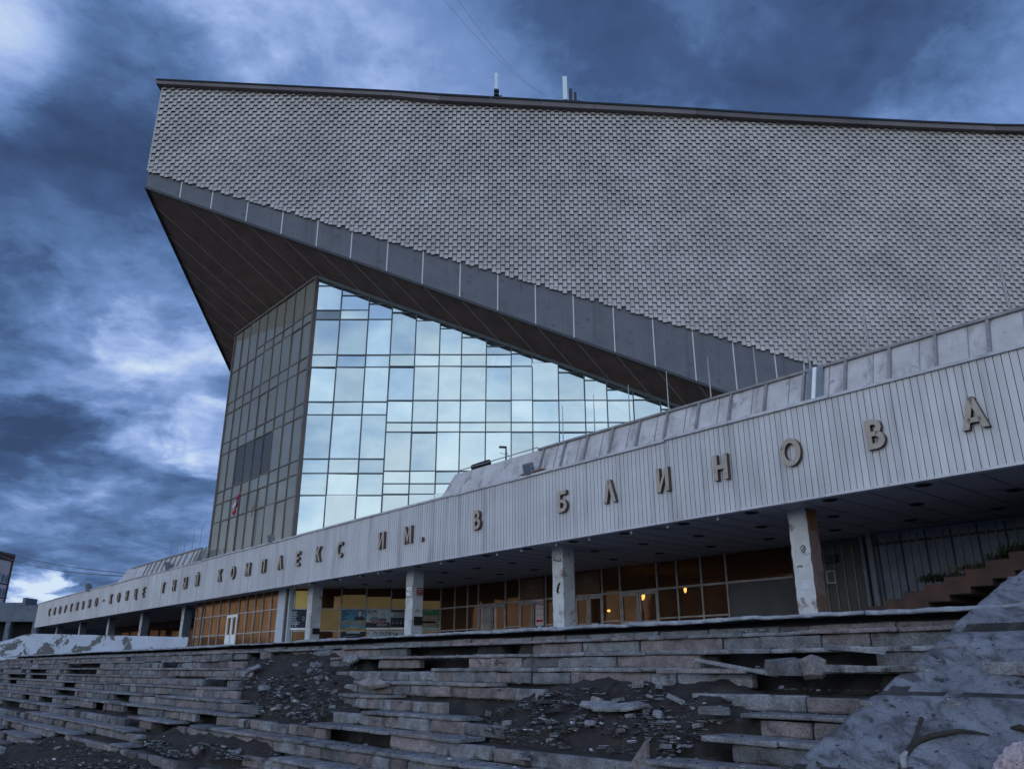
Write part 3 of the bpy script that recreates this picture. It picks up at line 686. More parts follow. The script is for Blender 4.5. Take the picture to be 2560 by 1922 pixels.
# sloping roof strip above the fascia
def strip(sa_b, sa_t, sb_b, sb_t, ribs, name):
    m = MB(); n = 60; lo, hi = (QF + .2, ZF1 + .02), (QF + .55, 7.87); rr = random.Random(1)
    for i in range(n):
        f0, f1 = i / n, (i + 1) / n
        L_ = lambda a, b, f: a + (b - a) * f
        jz = lambda f: 0
        m.quad(W(L_(sa_b, sb_b, f0), *lo), W(L_(sa_b, sb_b, f1), *lo), W(L_(sa_t, sb_t, f1), *hi), W(L_(sa_t, sb_t, f0), *hi))
        m.quad(W(L_(sa_t, sb_t, f0), *hi), W(L_(sa_t, sb_t, f1), *hi), W(L_(sa_t, sb_t, f1), hi[0] + 4, hi[1] - .2), W(L_(sa_t, sb_t, f0), hi[0] + 4, hi[1] - .2))
    m.quad(W(sa_b, *lo), W(sa_t, *hi), W(sa_t, hi[0] + 4, hi[1] - .2), W(sa_b, hi[0] + 4, lo[1])); m.quad(W(sb_b, *lo), W(sb_t, *hi), W(sb_t, hi[0] + 4, hi[1] - .2), W(sb_b, hi[0] + 4, lo[1]))
    for p in ribs:
        s = s_at(p, *lo) - .75; m.bar(W(s, lo[0] - .01, lo[1]), W(s, hi[0] - .01, hi[1]), .012, .02, 1, NV)
    st = m.build('roof_strip', ['mansard', 'mansard_rib'], pav)
    for p in ribs:
        m = MB(); s = s_at(p, *lo); m.bar(W(s, lo[0] - .05, lo[1]), W(s, hi[0] - .03, hi[1]), .075, .09, 0, NV); m.build('rib', ['mansard_rib'], st)
    return st
st1 = strip(s_at(1099, QF + .2, 6.8), s_at(1138, QF + .55, 7.87), S_R, S_R, [1347, 1401, 1458, 1522, 1590, 1660, 1740, 1822, 1911, 2008, 2114, 2226, 2343, 2478], 'a')
st2 = strip(s_at(291, QF + .2, 6.8), s_at(320, QF + .55, 7.87), SL, SL, [356, 366, 378, 390, 402, 415, 428, 442, 456, 472, 482, 490, 500], 'b')
m = MB(); sA = s_at(1345, QF + .5, 7.9)
for s0 in [sA - 2.0 * k for k in range(0, 14)]: m.bw(s0 - 2.0, s0 - .01, QF + .46, QF + .56, 7.86, 7.93)
m.tube([W(s_at(1140, QF + .5, 7.95), QF + .5, 7.98), W(sA, QF + .5, 7.98)], .02, 6)
m.build('top_rail', ['mansard_rib'], st1)
m = MB(); m.bw(SL, s_at(330, QF + .5, 7.9), QF + .46, QF + .56, 7.86, 7.93); m.build('top_rail', ['mansard_rib'], st2)
sa, sb = s_at(2056, QF + .2, 7), s_at(2016, QF + .2, 7); m = MB()
m.add([W(sa, QF + .12, 6.82), W(sb, QF + .12, 6.82), W(sb, QF + .46, 7.9), W(sa, QF + .46, 7.9)], [(0, 1, 2, 3)]); m.bar(W((sa + sb) / 2, QF + .1, 6.82), W((sa + sb) / 2, QF + .44, 7.9), .1, .05, 1, NV)
m.build('blue_panel', ['metal_grey', 'white'], st1)
m = MB(); m.bw(S_R, SC0 - 1.5, QF + .3, QF + 16, ZF1 - .35, ZF1 - .2); m.bw(SC0 - 1.5, S_END - .1, QF + .3, QG - .1, ZF1 - .3, ZF1 - .15); m.bw(SL, S_END - .1, QG, QF + 14, ZF1 - .35, ZF1 - .2); m.build('flat_roof', ['roofing'], pav)
# ------------------------------------------------------------------ raised lettering on the fascia
sign = thing('facade_sign', W(30, QF, 5.4), 'row of widely spaced raised bronze letters along the white ribbed fascia', 'sign')
E_, ZL, HL = -DV, 5.5, .76
LET = [('С', 124), ('П', 137), ('О', 150), ('Р', 164), ('Т', 178), ('И', 193), ('В', 208), ('Н', 224), ('О', 241), ('-', 259), ('К', 278), ('О', 297), ('Н', 318), ('Ц', 340), ('Е', 360), ('Т', 409), ('Н', 436), ('Ы', 464), ('Й', 494),
       ('К', 551), ('О', 584), ('М', 621), ('П', 660), ('Л', 702), ('Е', 747), ('К', 798), ('С', 852), ('И', 956), ('М', 1022), ('.', 1057), ('В', 1195), ('Б', 1409), ('Л', 1527), ('И', 1660), ('Н', 1805), ('О', 1980), ('В', 2191), ('А', 2436)]
rl = random.Random(8)
def strokes(ch):
    """flat outlines (in units of the letter's height) of one grotesque letter: list of convex pieces"""
    t = .185
    R = lambda a, b, c, d: [(a, b), (c, b), (c, d), (a, d)]
    def arc(cx, cy, rx, ry, a0, a1, n, tt=t):
        out = []
        for i in range(n):
            p, q = math.radians(a0 + (a1 - a0) * i / n), math.radians(a0 + (a1 - a0) * (i + 1) / n)
            o = lambda a, k: (cx + (rx - k) * math.cos(a), cy + (ry - k) * math.sin(a))
            out.append([o(p, 0), o(q, 0), o(q, tt), o(p, tt)])
        return out
    D = lambda a, b, c, d: [a, b, c, d]
    if ch == 'О': return arc(.39, .5, .41, .51, 0, 360, 28)
    if ch == 'С': return arc(.40, .5, .42, .51, 48, 312, 22)
    if ch == 'П': return [R(0, 0, t, 1), R(.47, 0, .47 + t, 1), R(t, 1 - t, .47, 1)]
    if ch == 'Р': return [R(0, 0, t, 1)] + [R(t, 1 - t, .30, 1), R(t, .40, .30, .40 + t)] + arc(.30, .70, .30, .30, -90, 90, 10)
    if ch == 'Т': return [R(.22, 0, .22 + t, 1 - t), R(0, 1 - t, .63, 1)]
    if ch == 'И': return [R(0, 0, t, 1), R(.47, 0, .47 + t, 1), D((t, .0), (t, .30), (.47, 1.0), (.47, .70))]
    if ch == 'Й': return strokes('И') + [R(.16, 1.1, .49, 1.2)]
    if ch == 'В': return [R(0, 0, t, 1), R(t, 1 - t, .30, 1), R(t, 0, .32, t), R(t, .43, .32, .43 + t * .85)] + arc(.30, .735, .25, .265, -80, 90, 9) + arc(.32, .295, .30, .295, -90, 85, 10)
    if ch == 'Н': return [R(0, 0, t, 1), R(.47, 0, .47 + t, 1), R(t, .42, .47, .42 + t * .9)]
    if ch == '-': return [R(0, .42, .34, .60)]
    if ch == '.': return [R(0, 0, .22, .22)]
    if ch == 'К': return [R(0, 0, t, 1), D((t, .38), (t, .62), (.42, 1), (.66, 1)), D((.22, .55), (.36, .66), (.68, 0), (.45, 0))]
    if ch == 'Ц': return [R(0, 0, t, 1), R(.44, 0, .44 + t, 1), R(t, 0, .44, t), R(.62, -.16, .74, t), ]
    if ch == 'Е': return [R(0, 0, t, 1), R(t, 1 - t, .56, 1), R(t, 0, .58, t), R(t, .42, .50, .42 + t * .9)]
    if ch == 'Ы': return [R(0, 0, t, 1), R(t, .44, .28, .44 + t * .85), R(t, 0, .28, t), R(.66, 0, .66 + t, 1)] + arc(.28, .30, .29, .30, -90, 90, 10)
    if ch == 'М': return [R(0, 0, t, 1), R(.64, 0, .64 + t, 1), D((t, .62), (t, 1), (.41, .38), (.41, .0)), D((.41, .0), (.41, .38), (.64, 1), (.64, .62))]
    if ch == 'Л': return [D((0, 0), (.20, 0), (.42, .92), (.27, 1)), D((.27, 1), (.46, 1), (.74, 0), (.54, 0))]
    if ch == 'Б': return [R(0, 0, t, 1), R(t, 1 - t, .58, 1), R(t, 0, .32, t), R(t, .44, .32, .44 + t * .85)] + arc(.32, .30, .30, .30, -90, 90, 10)
    if ch == 'А': return [D((0, 0), (.20, 0), (.47, 1), (.30, 1)), D((.30, 1), (.47, 1), (.78, 0), (.57, 0)), R(.19, .20, .58, .20 + t * .8)]
for ch, px_ in LET:
    sc = s_at(px_, QF - .06, ZL); m = MB(); P = strokes(ch)
    wmax = max(x for q in P for x, y in q); up = 1 if ch not in '-.' else 1
    dz = .02 if ch != '.' else 0; rot = rl.uniform(-.015, .015)
    for q in P:
        fr_, bk = [], []
        for (x, y) in q:
            u, v = (x - wmax / 2) * HL * .98, (y - .5) * HL
            u, v = u - v * rot, v + u * rot
            fr_.append(W(sc, QF - .145, ZL + dz) + E_ * u + UP * v); bk.append(W(sc, QF - .004, ZL + dz) + E_ * u + UP * v)
        k = len(q); area = sum(q[i][0] * q[(i + 1) % k][1] - q[(i + 1) % k][0] * q[i][1] for i in range(k))
        idx = list(range(k)) if area > 0 else list(reversed(range(k)))
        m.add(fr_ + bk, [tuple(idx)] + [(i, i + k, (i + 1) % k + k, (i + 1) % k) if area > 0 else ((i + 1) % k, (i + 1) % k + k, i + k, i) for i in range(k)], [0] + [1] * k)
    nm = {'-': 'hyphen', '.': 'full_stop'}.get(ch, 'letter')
    o = m.build(nm, ['letter', 'letter_side_shade'], sign, label=None if ch in '-.' else 'raised bronze letter ' + ch)

# ------------------------------------------------------------------ the crumbling stairs
Q0, TR, Z0S, RS = 10.0, .425, .665, .223
NST = 13
GZ = RS / TR
def qn(n): return Q0 - TR * n
def zn(n): return Z0S - RS * n
def s_edge(q): return 3.66 + .27 * (10 - q)
D2 = lambda l: [(a * 1.1573, b * 1.1573) for a, b in l]
ZONES = [D2([(545, 1420), (690, 1422), (725, 1450), (735, 1500), (720, 1540), (660, 1565), (560, 1535), (520, 1490)]),
         D2([(1150, 1508), (1240, 1482), (1500, 1488), (1575, 1500), (1575, 1560), (1500, 1610), (1420, 1645), (1200, 1612), (1050, 1582), (1040, 1545)]),
         [(0, 1868), (130, 1850), (240, 1868), (330, 1905), (420, 1935), (0, 1935)], [(330, 1845), (560, 1860), (640, 1900), (420, 1890)]]
CAVES = [D2([(1530, 1405), (1950, 1390), (1950, 1440), (1660, 1450), (1550, 1445)]), D2([(1590, 1448), (1900, 1440), (1895, 1492), (1590, 1497)]), D2([(880, 1400), (1020, 1395), (1020, 1440), (880, 1440)]), D2([(1060, 1432), (1150, 1428), (1150, 1455), (1060, 1456)]),
         D2([(755, 1408), (800, 1408), (800, 1425), (755, 1427)]), D2([(340, 1560), (380, 1565), (380, 1590), (340, 1590)]), D2([(390, 1625), (520, 1640), (520, 1665), (390, 1660)]), D2([(640, 1545), (900, 1570), (860, 1600), (700, 1585)])]
HOLES = [(171, 1708), (191, 1671), (224, 1671), (167, 1730), (301, 1743), (330, 1796), (110, 1755), (215, 1770), (30, 1752), (928, 1647), (640, 1700), (535, 1712), (1265, 1618), (40, 1690), (420, 1660), (700, 1645), (95, 1680)]
def inside(p, poly):
    x, y = p; r = False; j = len(poly) - 1
    for i in range(len(poly)):
        xi, yi = poly[i]; xj, yj = poly[j]
        if (yi > y) != (yj > y) and x < (xj - xi) * (y - yi) / (yj - yi) + xi: r = not r
        j = i
    return r
def eroded(s, n):
    p = pix(W(s, qn(n), zn(n) - RS / 2)); return any(inside(p, z) for z in ZONES)
def hollow(s, n):
    p = pix(W(s, qn(n), zn(n) - RS / 2))
    return any(inside(p, z) for z in CAVES) or any(abs(p[0] - hx) < 22 and abs(p[1] - hy) < 12 for hx, hy in HOLES)
def fbm(p, o=4): return noise.fractal(Vector(p), .9, 2.1, o)
stairs = thing('staircase', W(12, 6, -2.35), 'wide crumbling flight of granite faced steps with missing slabs and bare earth', 'stairs')
rs = random.Random(21)

def sweep(s0, s1, q0, q1, z0, z1, ch=.018, ds=.13, jit=.006, chips=.25, seed=0, front=True):
    """a stone block along s with chipped front arrises; returns verts, faces"""
    n = max(2, int((s1 - s0) / ds)); ss = [s0, s0 + .012] + [s0 + (s1 - s0) * i / n for i in range(1, n)] + [s1 - .012, s1]
    vs, fs = [], []; K = 8
    for i, s in enumerate(ss):
        e = .014 if i in (0, len(ss) - 1) else 0.0
        c1 = ch * rs.uniform(.5, 1.4) + (rs.uniform(.01, .045) if rs.random() < chips else 0)
        c2 = ch * rs.uniform(.5, 1.2) + (rs.uniform(.0, .03) if rs.random() < chips * .6 else 0)
        c1 = min(c1, (z1 - z0) * .4); c2 = min(c2, (z1 - z0) * .35)
        sec = [(q0 + e + c2 * .7, z0 + e * .4), (q0 + e, z0 + c2), (q0 + e, (z0 + z1) / 2), (q0 + e, z1 - c1), (q0 + e + c1, z1 - e * .3), ((q0 + q1) / 2, z1 - e * .3), (q1, z1 - e * .3), (q1, z0 + e * .3)]
        for k, (q, z) in enumerate(sec):
            w = fbm((s * 2.3 + seed, q * 3, z * 3), 3) * jit * (1.0 if k < 6 else .2)
            w2 = fbm((s * 9 + seed, q * 9, z * 9 + 5), 2) * jit * .8 * (1.0 if k < 6 else .2)
            vs.append(W(s, q + w + w2, z + w * .7))
    N = len(ss)
    for i in range(N - 1):
        for k in range(K):
            l = (k + 1) % K
            fs.append((i * K + k, i * K + l, (i + 1) * K + l, (i + 1) * K + k))
    fs.append(tuple(reversed(range(K)))); fs.append(tuple((N - 1) * K + k for k in range(K)))
    return vs, fs
def spin(vs, ang, tilt, roll, drop=Vector((0, 0, 0))):
    c = sum(vs, Vector()) / len(vs)
    M = Matrix.Rotation(ang, 3, 'Z') @ Matrix.Rotation(tilt, 3, DV) @ Matrix.Rotation(roll, 3, NV)
    return [M @ (v - c) + c + drop for v in vs]
blocks = {'riser_slab': [], 'tread_slab': []}; GAPS = []
def area_px(vs):
    P = [pix(v) for v in vs]; x0, x1 = max(0, min(p[0] for p in P)), min(2560, max(p[0] for p in P)); y0, y1 = max(0, min(p[1] for p in P)), min(1922, max(p[1] for p in P))
    return max(0, x1 - x0) * max(0, y1 - y0)
for n in range(0, NST + 1):
    q, zt, zb = qn(n), zn(n), zn(n + 1)
    if n == 0: zt_r = .53
    else: zt_r = zt - .052
    s = s_edge(q) - .25
    ph = rs.random() * 50
    while s < 60:
        big = s < 9
        L = rs.choice([.42, .6, .62, .85, .9, 1.15, 1.2, 1.5] if big or n < 3 else [.4, .42, .5, .62, .62, .85, 1.0, 1.2])
        e = s + L; c = (s + e) / 2
        hole = hollow(c, n)
        miss = rs.random() < (.05 if s > 6 else .015)
        if miss: GAPS.append((n, s, e))
        if not (hole or miss or eroded(c, n)):
            loose = rs.random() < .12
            gp_ = rs.choice([.006, .008, .012, .02]); vs, fs = sweep(s + gp_, e - gp_, q + rs.uniform(-.012, .014), q + .11, zb + .004, zt_r - rs.choice([.0, .0, .004, .008, .014]), ch=.016, jit=.012, chips=.45, seed=ph + s)
            a = rs.uniform(-.012, .012) * (2.5 if loose else 1)
            vs = spin(vs, a, rs.uniform(-.02, .02) * (4 if loose else 1), rs.uniform(-.004, .004) * (4 if loose else 1), Vector((0, 0, -.004)) - NV * (rs.uniform(.01, .05) if loose else 0))
            blocks['riser_slab'].append((area_px(vs), vs, fs, min(1, max(0, rs.gauss(.5, .24))), rs.random() < .45))
        s = e
    if n == 0: continue
    s = s_edge(q) - .3; run = 0
    while s < 60:
        L = rs.choice([.7, .9, 1.0, 1.2, 1.5]); e = s + L; c = (s + e) / 2
        if run <= 0: keep = rs.random() < .86; run = rs.randint(1, 4)
        run -= 1
        er = eroded(c, n) or eroded(c, n - 1)
        if (keep or hollow(c, n)) and not er and not (eroded(s, n) or eroded(e, n)):
            over = rs.choice([.015, .025, .03, .04, .06])
            vs, fs = sweep(s + .005, e - .005, q - over, q + TR - .012, zt - .05, zt + rs.uniform(-.006, .006), ch=.010, jit=.011, chips=.4, seed=ph + s + 9)
            vs = spin(vs, rs.uniform(-.01, .01), rs.uniform(-.012, .012), rs.uniform(-.004, .004), Vector((0, 0, .001)))
            blocks['tread_slab'].append((area_px(vs), vs, fs, min(1, max(0, rs.gauss(.6, .2))), rs.random() < .25))
        s = e
for nm, bl in blocks.items():
    bl.sort(key=lambda b: -b[0]); rest = MB()
    for i, (a, vs, fs, t, pink) in enumerate(bl):
        if i < 100:
            m = MB(); m.add(vs, fs, 0, t); m.build(nm, ['stone_pink' if pink else 'stone'], stairs)
        else: rest.add(vs, fs, 1 if pink else 0, t)
    tag(rest.build(nm + 's_beyond', ['stone', 'stone_pink'], stairs), kind='stuff')
# mortar bed and washed-out earth under the facing: one rough sheet over the whole flight
sg = []; s = 2.4
while s < 62: sg.append(s); s += .11 if s < 14 else (.22 if s < 26 else .5)
rows = []
for n in range(NST + 1, -1, -1):
    q, zt, zb = qn(n), zn(n), zn(n + 1)
    for dq, top in ((.088, 0), (.112, 1), (.19, 1), (.27, 1), (.35, 1), (.42, 1), (.475, 1)): rows.append((n, q + dq, zt - .058 if top else zb - .058, top, dq))
rows = [(NST + 1, -2 + .3 * i, -2.27, 1, .45) for i in range(20)] + [(NST + 1, 3.95, -2.26, 1, .45), (NST + 1, 4.1, -2.26, 1, .45)] + [r for r in rows if r[1] > 4.2]
m = MB(); mi = {}; ns = len(sg); ero = []
vs = []
for (n, q, z, top, dq) in rows:
    for s in sg:
        e = 0.0
        for k in (-.5, 0, .5):
            if n <= NST and n >= 1 and eroded(s + k * .5, n): e += 1 / 3
        zz = z + fbm((s * 1.7, q * 3.1, n * .3)) * .022 + fbm((s * 7, q * 7, 3)) * .014
        hol = 0 <= n <= NST and dq < .43 and (hollow(s, n) or any(g == n and a - .05 < s < b + .05 for g, a, b in GAPS))
        if hol and top: zz = zn(n + 1) - .05 + fbm((s * 5, q * 5, 2)) * .03
        elif top and n > 0: zz -= .012
        if n == 0 and top: zz = .46 + fbm((s * 4, q * 4, 1)) * .02
        if n > NST: zz = z + fbm((s * .7, q * .9, 3)) * .05 + abs(fbm((s * 3, q * 3, 8))) * .05
        qq = q + fbm((s * 1.9, z * 3, 7)) * .02
        if e > 0:
            line = Z0S - GZ * (Q0 - q) - .150 + fbm((s * .9, q * 1.3, 2)) * .09 + abs(fbm((s * 3.3, q * 4.0, 5))) * .075
            zz = zz * (1 - e) + min(line, zn(max(n - 1, 0)) - .05) * e - abs(fbm((s * 8, q * 9, 6), 3)) * .03 * e
        vs.append(W(s, qq, max(zz, -2.29 + fbm((s * 2, q * 2, 4)) * .02))); ero.append(e)
fs, ml = [], []
for r in range(len(rows) - 1):
    for k in range(ns - 1):
        a = r * ns + k; fs.append((a, a + ns, a + ns + 1, a + 1)); ml.append(1 if max(ero[a], ero[a + 1], ero[a + ns]) > .3 or rows[r][0] > NST - 1 else 0)
m.add(vs, fs, ml); m.build('mortar_bed', ['mortar', 'earth'], stairs, smooth=True)

# terrace above the stairs with its ragged projecting lip
m = MB(); rows_q = [(9.95, .655), (12, .73), (15, .88), (18, 1.0), (QB + 8, 1.02)]
for (qa, za), (qb, zb) in zip(rows_q, rows_q[1:]): m.quad(W(62, qa, za), W(-14, qa, za), W(-14, qb, zb), W(62, qb, zb))
m.quad(W(62, 11.0, .69), W(62, 11.0, -2.35), W(-14, 11.0, -2.35), W(-14, 11.0, .69)); m.quad(W(62, 10.4, .44), W(-14, 10.4, .44), W(-14, 11.0, .44), W(62, 11.0, .44))
tag(m.build('terrace', ['terrace']), kind='structure')
lip = MB(); s = 3.0; k = 0
while s < 60:
    L = rs.uniform(1.6, 3.2); e = s + L
    if not 0: 
        v, f = sweep(s, e - .01, 9.87 + rs.uniform(-.02, .03), 10.25, .618 + rs.uniform(-.012, .012), .665 + rs.uniform(-.014, .014), ch=.012, ds=.07, jit=.03, chips=.6, seed=s)
        lip.add(v, f)
    s = e
tag(lip.build('terrace_lip', ['lip'], stairs))

# ------------------------------------------------------------------ broken stones lying about the stairs
def on_bed(x, y, off=-.1):
    r = ray(x, y); c0 = Z0S - GZ * Q0 + off
    return r * (c0 / (r.z - GZ * r.dot(NV)))
def shard(c, lx, ly, th, yaw, tilt, roll, name, mt, label=None, cat='stone slab', group=None, sides=5, seed=0, tone=.6):
    r = random.Random(seed * 13 + 5); pts = []
    for i in range(sides):
        a = 2 * math.pi * (i + r.uniform(-.25, .25)) / sides; k = r.uniform(.8, 1.1)
        pts.append((math.cos(a) * lx / 2 * k, math.sin(a) * ly / 2 * k))
    M = Matrix.Rotation(yaw, 3, 'Z') @ Matrix.Rotation(tilt, 3, 'X') @ Matrix.Rotation(roll, 3, 'Y')
    m = MB(); n = len(pts); k = .94
    lv = [(1, -th / 2), (1.01, .2 * th), (k, th / 2)]
    vs = [c + M @ Vector((x * f, y * f, z + r.uniform(-.1, .1) * th)) for f, z in lv for x, y in pts]
    fs = [tuple(reversed(range(n))), tuple(range(2 * n, 3 * n))]
    for l in range(2):
        for i in range(n): fs.append((l * n + i, l * n + (i + 1) % n, (l + 1) * n + (i + 1) % n, (l + 1) * n + i))
    m.add(vs, fs, 0, tone); o = m.build(name, [mt]); tag(o, label, cat, group); return o
A41 = -math.radians(49.5)
shard(on_bed(1566, 1765, -.02), .66, .36, .04, A41 + .3, .25, -.1, 'stone_slab', 'stone', 'largest pale bluish slab lying flat on the washed-out earth', seed=1, tone=.9)
shard(on_bed(1508, 1763, -.04), .6, .34, .05, A41 - .2, .2, .1, 'stone_slab', 'stone', 'thin bluish slab half sunk in the earth beside the largest flat one', seed=2, tone=.85)
shard(on_bed(1478, 1761, -.02), .42, .16, .04, A41 + .9, .5, .1, 'stone_slab', 'stone', 'narrow upturned sliver of slab on the washed-out earth', seed=3, tone=.95)
shard(on_bed(1300, 1889, -.06), .50, .12, .06, A41 - .1, .1, .0, 'stone_shard', 'stone', 'long narrow shard lying below a cracked concrete riser', seed=4, tone=.9)
shard(on_bed(634, 1668, .0), .60, .42, .05, A41, .45, .0, 'stone_slab', 'stone', 'square blue-grey slab leaning on dark soil in the upper washed-out patch', sides=4, seed=5, tone=.85)
shard(on_bed(875, 1648, .02), .62, .30, .06, A41, .9, .0, 'stone_slab', 'stone', 'pair of facing slabs tipped backwards below the terrace lip', sides=5, seed=6, tone=.75)
shard(on_bed(928, 1706, .03), 1.15, .30, .07, A41, .75, .02, 'stone_slab', 'stone_pink', 'long pinkish facing slab leaning back out of its row', sides=4, seed=7, tone=.9)
shard(on_bed(1845, 1668, .06), 1.15, .12, .045, A41 + .02, .0, .16, 'stone_plank', 'stone', 'thin slanting tread piece propped across the open gap', sides=4, seed=8, tone=.95)
shard(on_bed(1750, 1677, .06), 1.35, .14, .045, A41, .0, .0, 'stone_plank', 'stone_pink', 'thin level tread piece below the slanting one', sides=4, seed=9, tone=.8)
shard(on_bed(1962, 1668, .03), .50, .3, .17, A41, .1, .0, 'stone_block', 'stone', 'dark broken block beside the rounded boulder', sides=5, seed=10, tone=.2)
shard(on_bed(2132, 1622, .07), .78, .5, .06, A41 - .05, -.06, .08, 'stone_slab', 'stone', 'big loose slab jutting out over the dark gap with white paper on it', sides=5, seed=11, tone=.7)
shard(on_bed(2107, 1671, .04), .52, .14, .07, A41, .0, .03, 'stone_block', 'stone', 'short flat block under the jutting slab', sides=4, seed=12, tone=.75)
shard(on_bed(2200, 1671, .04), .80, .14, .06, A41, .0, .0, 'stone_block', 'stone', 'longer flat block next to the concrete slope', sides=4, seed=13, tone=.65)
shard(on_bed(1786, 1775, .03), .38, .16, .07, A41 + .3, .1, .0, 'stone_shard', 'stone', 'small grey stone perched at the end of a long tread', seed=14, tone=.6)
shard(on_bed(2094, 1616, .11), .13, .09, .008, A41, .6, .0, 'paper_scrap', 'white', 'white scrap of paper on the jutting slab', 'paper', sides=4, seed=15)
p1, p2, p3 = on_bed(1620, 1871, .12), on_bed(1618, 1918, -.10), on_bed(1567, 1920, -.10)
p1 = Vector((p2.x, p2.y, p2.z + .27)); m = MB(); o_ = NV * .05
m.add([p1, p2, p3, p1 + o_, p2 + o_, p3 + o_], [(0, 1, 2), (5, 4, 3), (0, 3, 4, 1), (1, 4, 5, 2), (2, 5, 3, 0)], 0, .8)
tag(m.build('stone_slab', ['stone_pink']), 'pointed triangular slab standing on edge at the bottom of the stairs', 'stone slab')
def rock(c, r, seed, mt, name, label, cat='stone', group=None, squash=.7, link_mesh=None):
    bm = bmesh.new(); bmesh.ops.create_icosphere(bm, subdivisions=2, radius=1)
    for v in bm.verts:
        d = v.co.normalized(); k = 1 + .35 * noise.noise(d * 1.6 + Vector((seed * 3.1, 0, 0))) + .18 * noise.noise(d * 4 + Vector((seed, 5, 0)))
        v.co = Vector((d.x * k, d.y * k * .8, d.z * k * squash)) * r
    me = bpy.data.meshes.new(name); bm.to_mesh(me); bm.free(); me.materials.append(MATS[mt])
    at = me.attributes.new('tone', 'FLOAT', 'FACE'); at.data.foreach_set('value', [.55] * len(me.polygons))
    o = bpy.data.objects.new(name, me); COL.objects.link(o); o.location = c
    return tag(o, label, cat, group)
rock(on_bed(2032, 1668, .05), .17, 1, 'stone_pink', 'boulder', 'rounded pinkish boulder sitting in the gap between steps', squash=.8)
rr = random.Random(77); GL = 'small broken stones scattered over the stairs'
protos = []
for i in range(8):
    r_ = random.Random(i); o = shard(Vector((0, 0, 0)), 1.0, r_.uniform(.4, .8), r_.uniform(.12, .4), 0, 0, 0, 'rubble_stone', ('stone', 'stone_pink', 'stone', 'mortar')[i % 4], 'small broken stone lying loose on the crumbling steps or the bare earth', 'stone', GL, sides=r_.randint(4, 7), seed=60 + i, tone=r_.uniform(.5, .95)); protos.append(o)
spots = []
for z in ZONES:
    xs_, ys_ = [p[0] for p in z], [p[1] for p in z]; want = 44 if z in ZONES[:2] else 8; got = 0
    for _ in range(600):
        p = (rr.uniform(min(xs_), max(xs_)), rr.uniform(min(ys_), max(ys_)))
        if got < want and inside(p, z): spots.append((on_bed(p[0], p[1], -.125 + rr.uniform(0, .03)), rr.uniform(.05, .12) if rr.random() < .8 else rr.uniform(.12, .2))); got += 1
for _ in range(34):
    n = rr.randint(1, 9); s = s_edge(qn(n)) + rr.uniform(.2, 16)
    spots.append((W(s, qn(n) + rr.uniform(.05, .36), zn(n) + .012), rr.uniform(.03, .075)))
for i, (c, r) in enumerate(spots):
    o = protos[i] if i < 8 else protos[i % 8].copy()
    if i >= 8: COL.objects.link(o)
    o.location = c; o.scale = (r * 1.6, r * 1.6 * rr.uniform(.7, 1.2), r * 1.6 * rr.uniform(.5, 1.1)); o.rotation_euler = (rr.uniform(-.4, .4), rr.uniform(-.4, .4), rr.uniform(0, 6.3))
# chips, splinters and litter too small to count
m = MB(); rc = random.Random(31)
def chip(c, l, w, t):
    a, b = rc.uniform(0, 6.3), rc.uniform(-.7, .7); M = Matrix.Rotation(a, 3, 'Z') @ Matrix.Rotation(b, 3, 'X'); h = l * .12
    q = [Vector((-l, -w * .6, 0)), Vector((l * .7, -w, 0)), Vector((l, w * .5, 0)), Vector((-l * .5, w, 0))]
    m.add([c + M @ v for v in q] + [c + M @ (v + Vector((0, 0, h))) for v in q], [(3, 2, 1, 0), (4, 5, 6, 7), (0, 1, 5, 4), (1, 2, 6, 5), (2, 3, 7, 6), (3, 0, 4, 7)], (1 if rc.random() < .03 else (0 if rc.random() < .45 else 2)), t)
for z in ZONES:
    xs_, ys_ = [p[0] for p in z], [p[1] for p in z]; got = 0
    for _ in range(6000):
        p = (rc.uniform(min(xs_), max(xs_)), rc.uniform(min(ys_), max(ys_)))
        if got < 1300 and inside(p, z) and noise.noise(Vector((p[0] * .012, p[1] * .03, 3))) > rc.uniform(-.25, .25): chip(on_bed(p[0], p[1], -.115 + rc.uniform(-.03, .03)), rc.choice([.012, .02, .03, .045, .07]), rc.uniform(.008, .03), rc.random() * .8); got += 1
for _ in range(1500):
    n = rc.randint(1, 13); s = s_edge(qn(n)) + rc.expovariate(.16)
    if s < 40: chip(W(s, qn(n) + rc.uniform(.02, .4), zn(n) + .004), rc.uniform(.008, .03), rc.uniform(.005, .02), rc.random())
for _ in range(260):
    q_ = rc.uniform(5, 10.5); s_ = s_edge(q_) - rc.expovariate(.7) - .1; chip(W(s_, q_, .65 + .52 * (q_ - 10) + .03), rc.choice([.006, .01, .016, .028]), rc.uniform(.005, .016), rc.random())
for _ in range(700): chip(W(rc.uniform(6, 34), rc.uniform(1, 4.4), -2.23 + rc.uniform(-.01, .03)), rc.choice([.015, .02, .03, .05]), rc.uniform(.008, .03), rc.random())
tag(m.build('rubble', ['stone', 'paper', 'mortar']), kind='stuff')

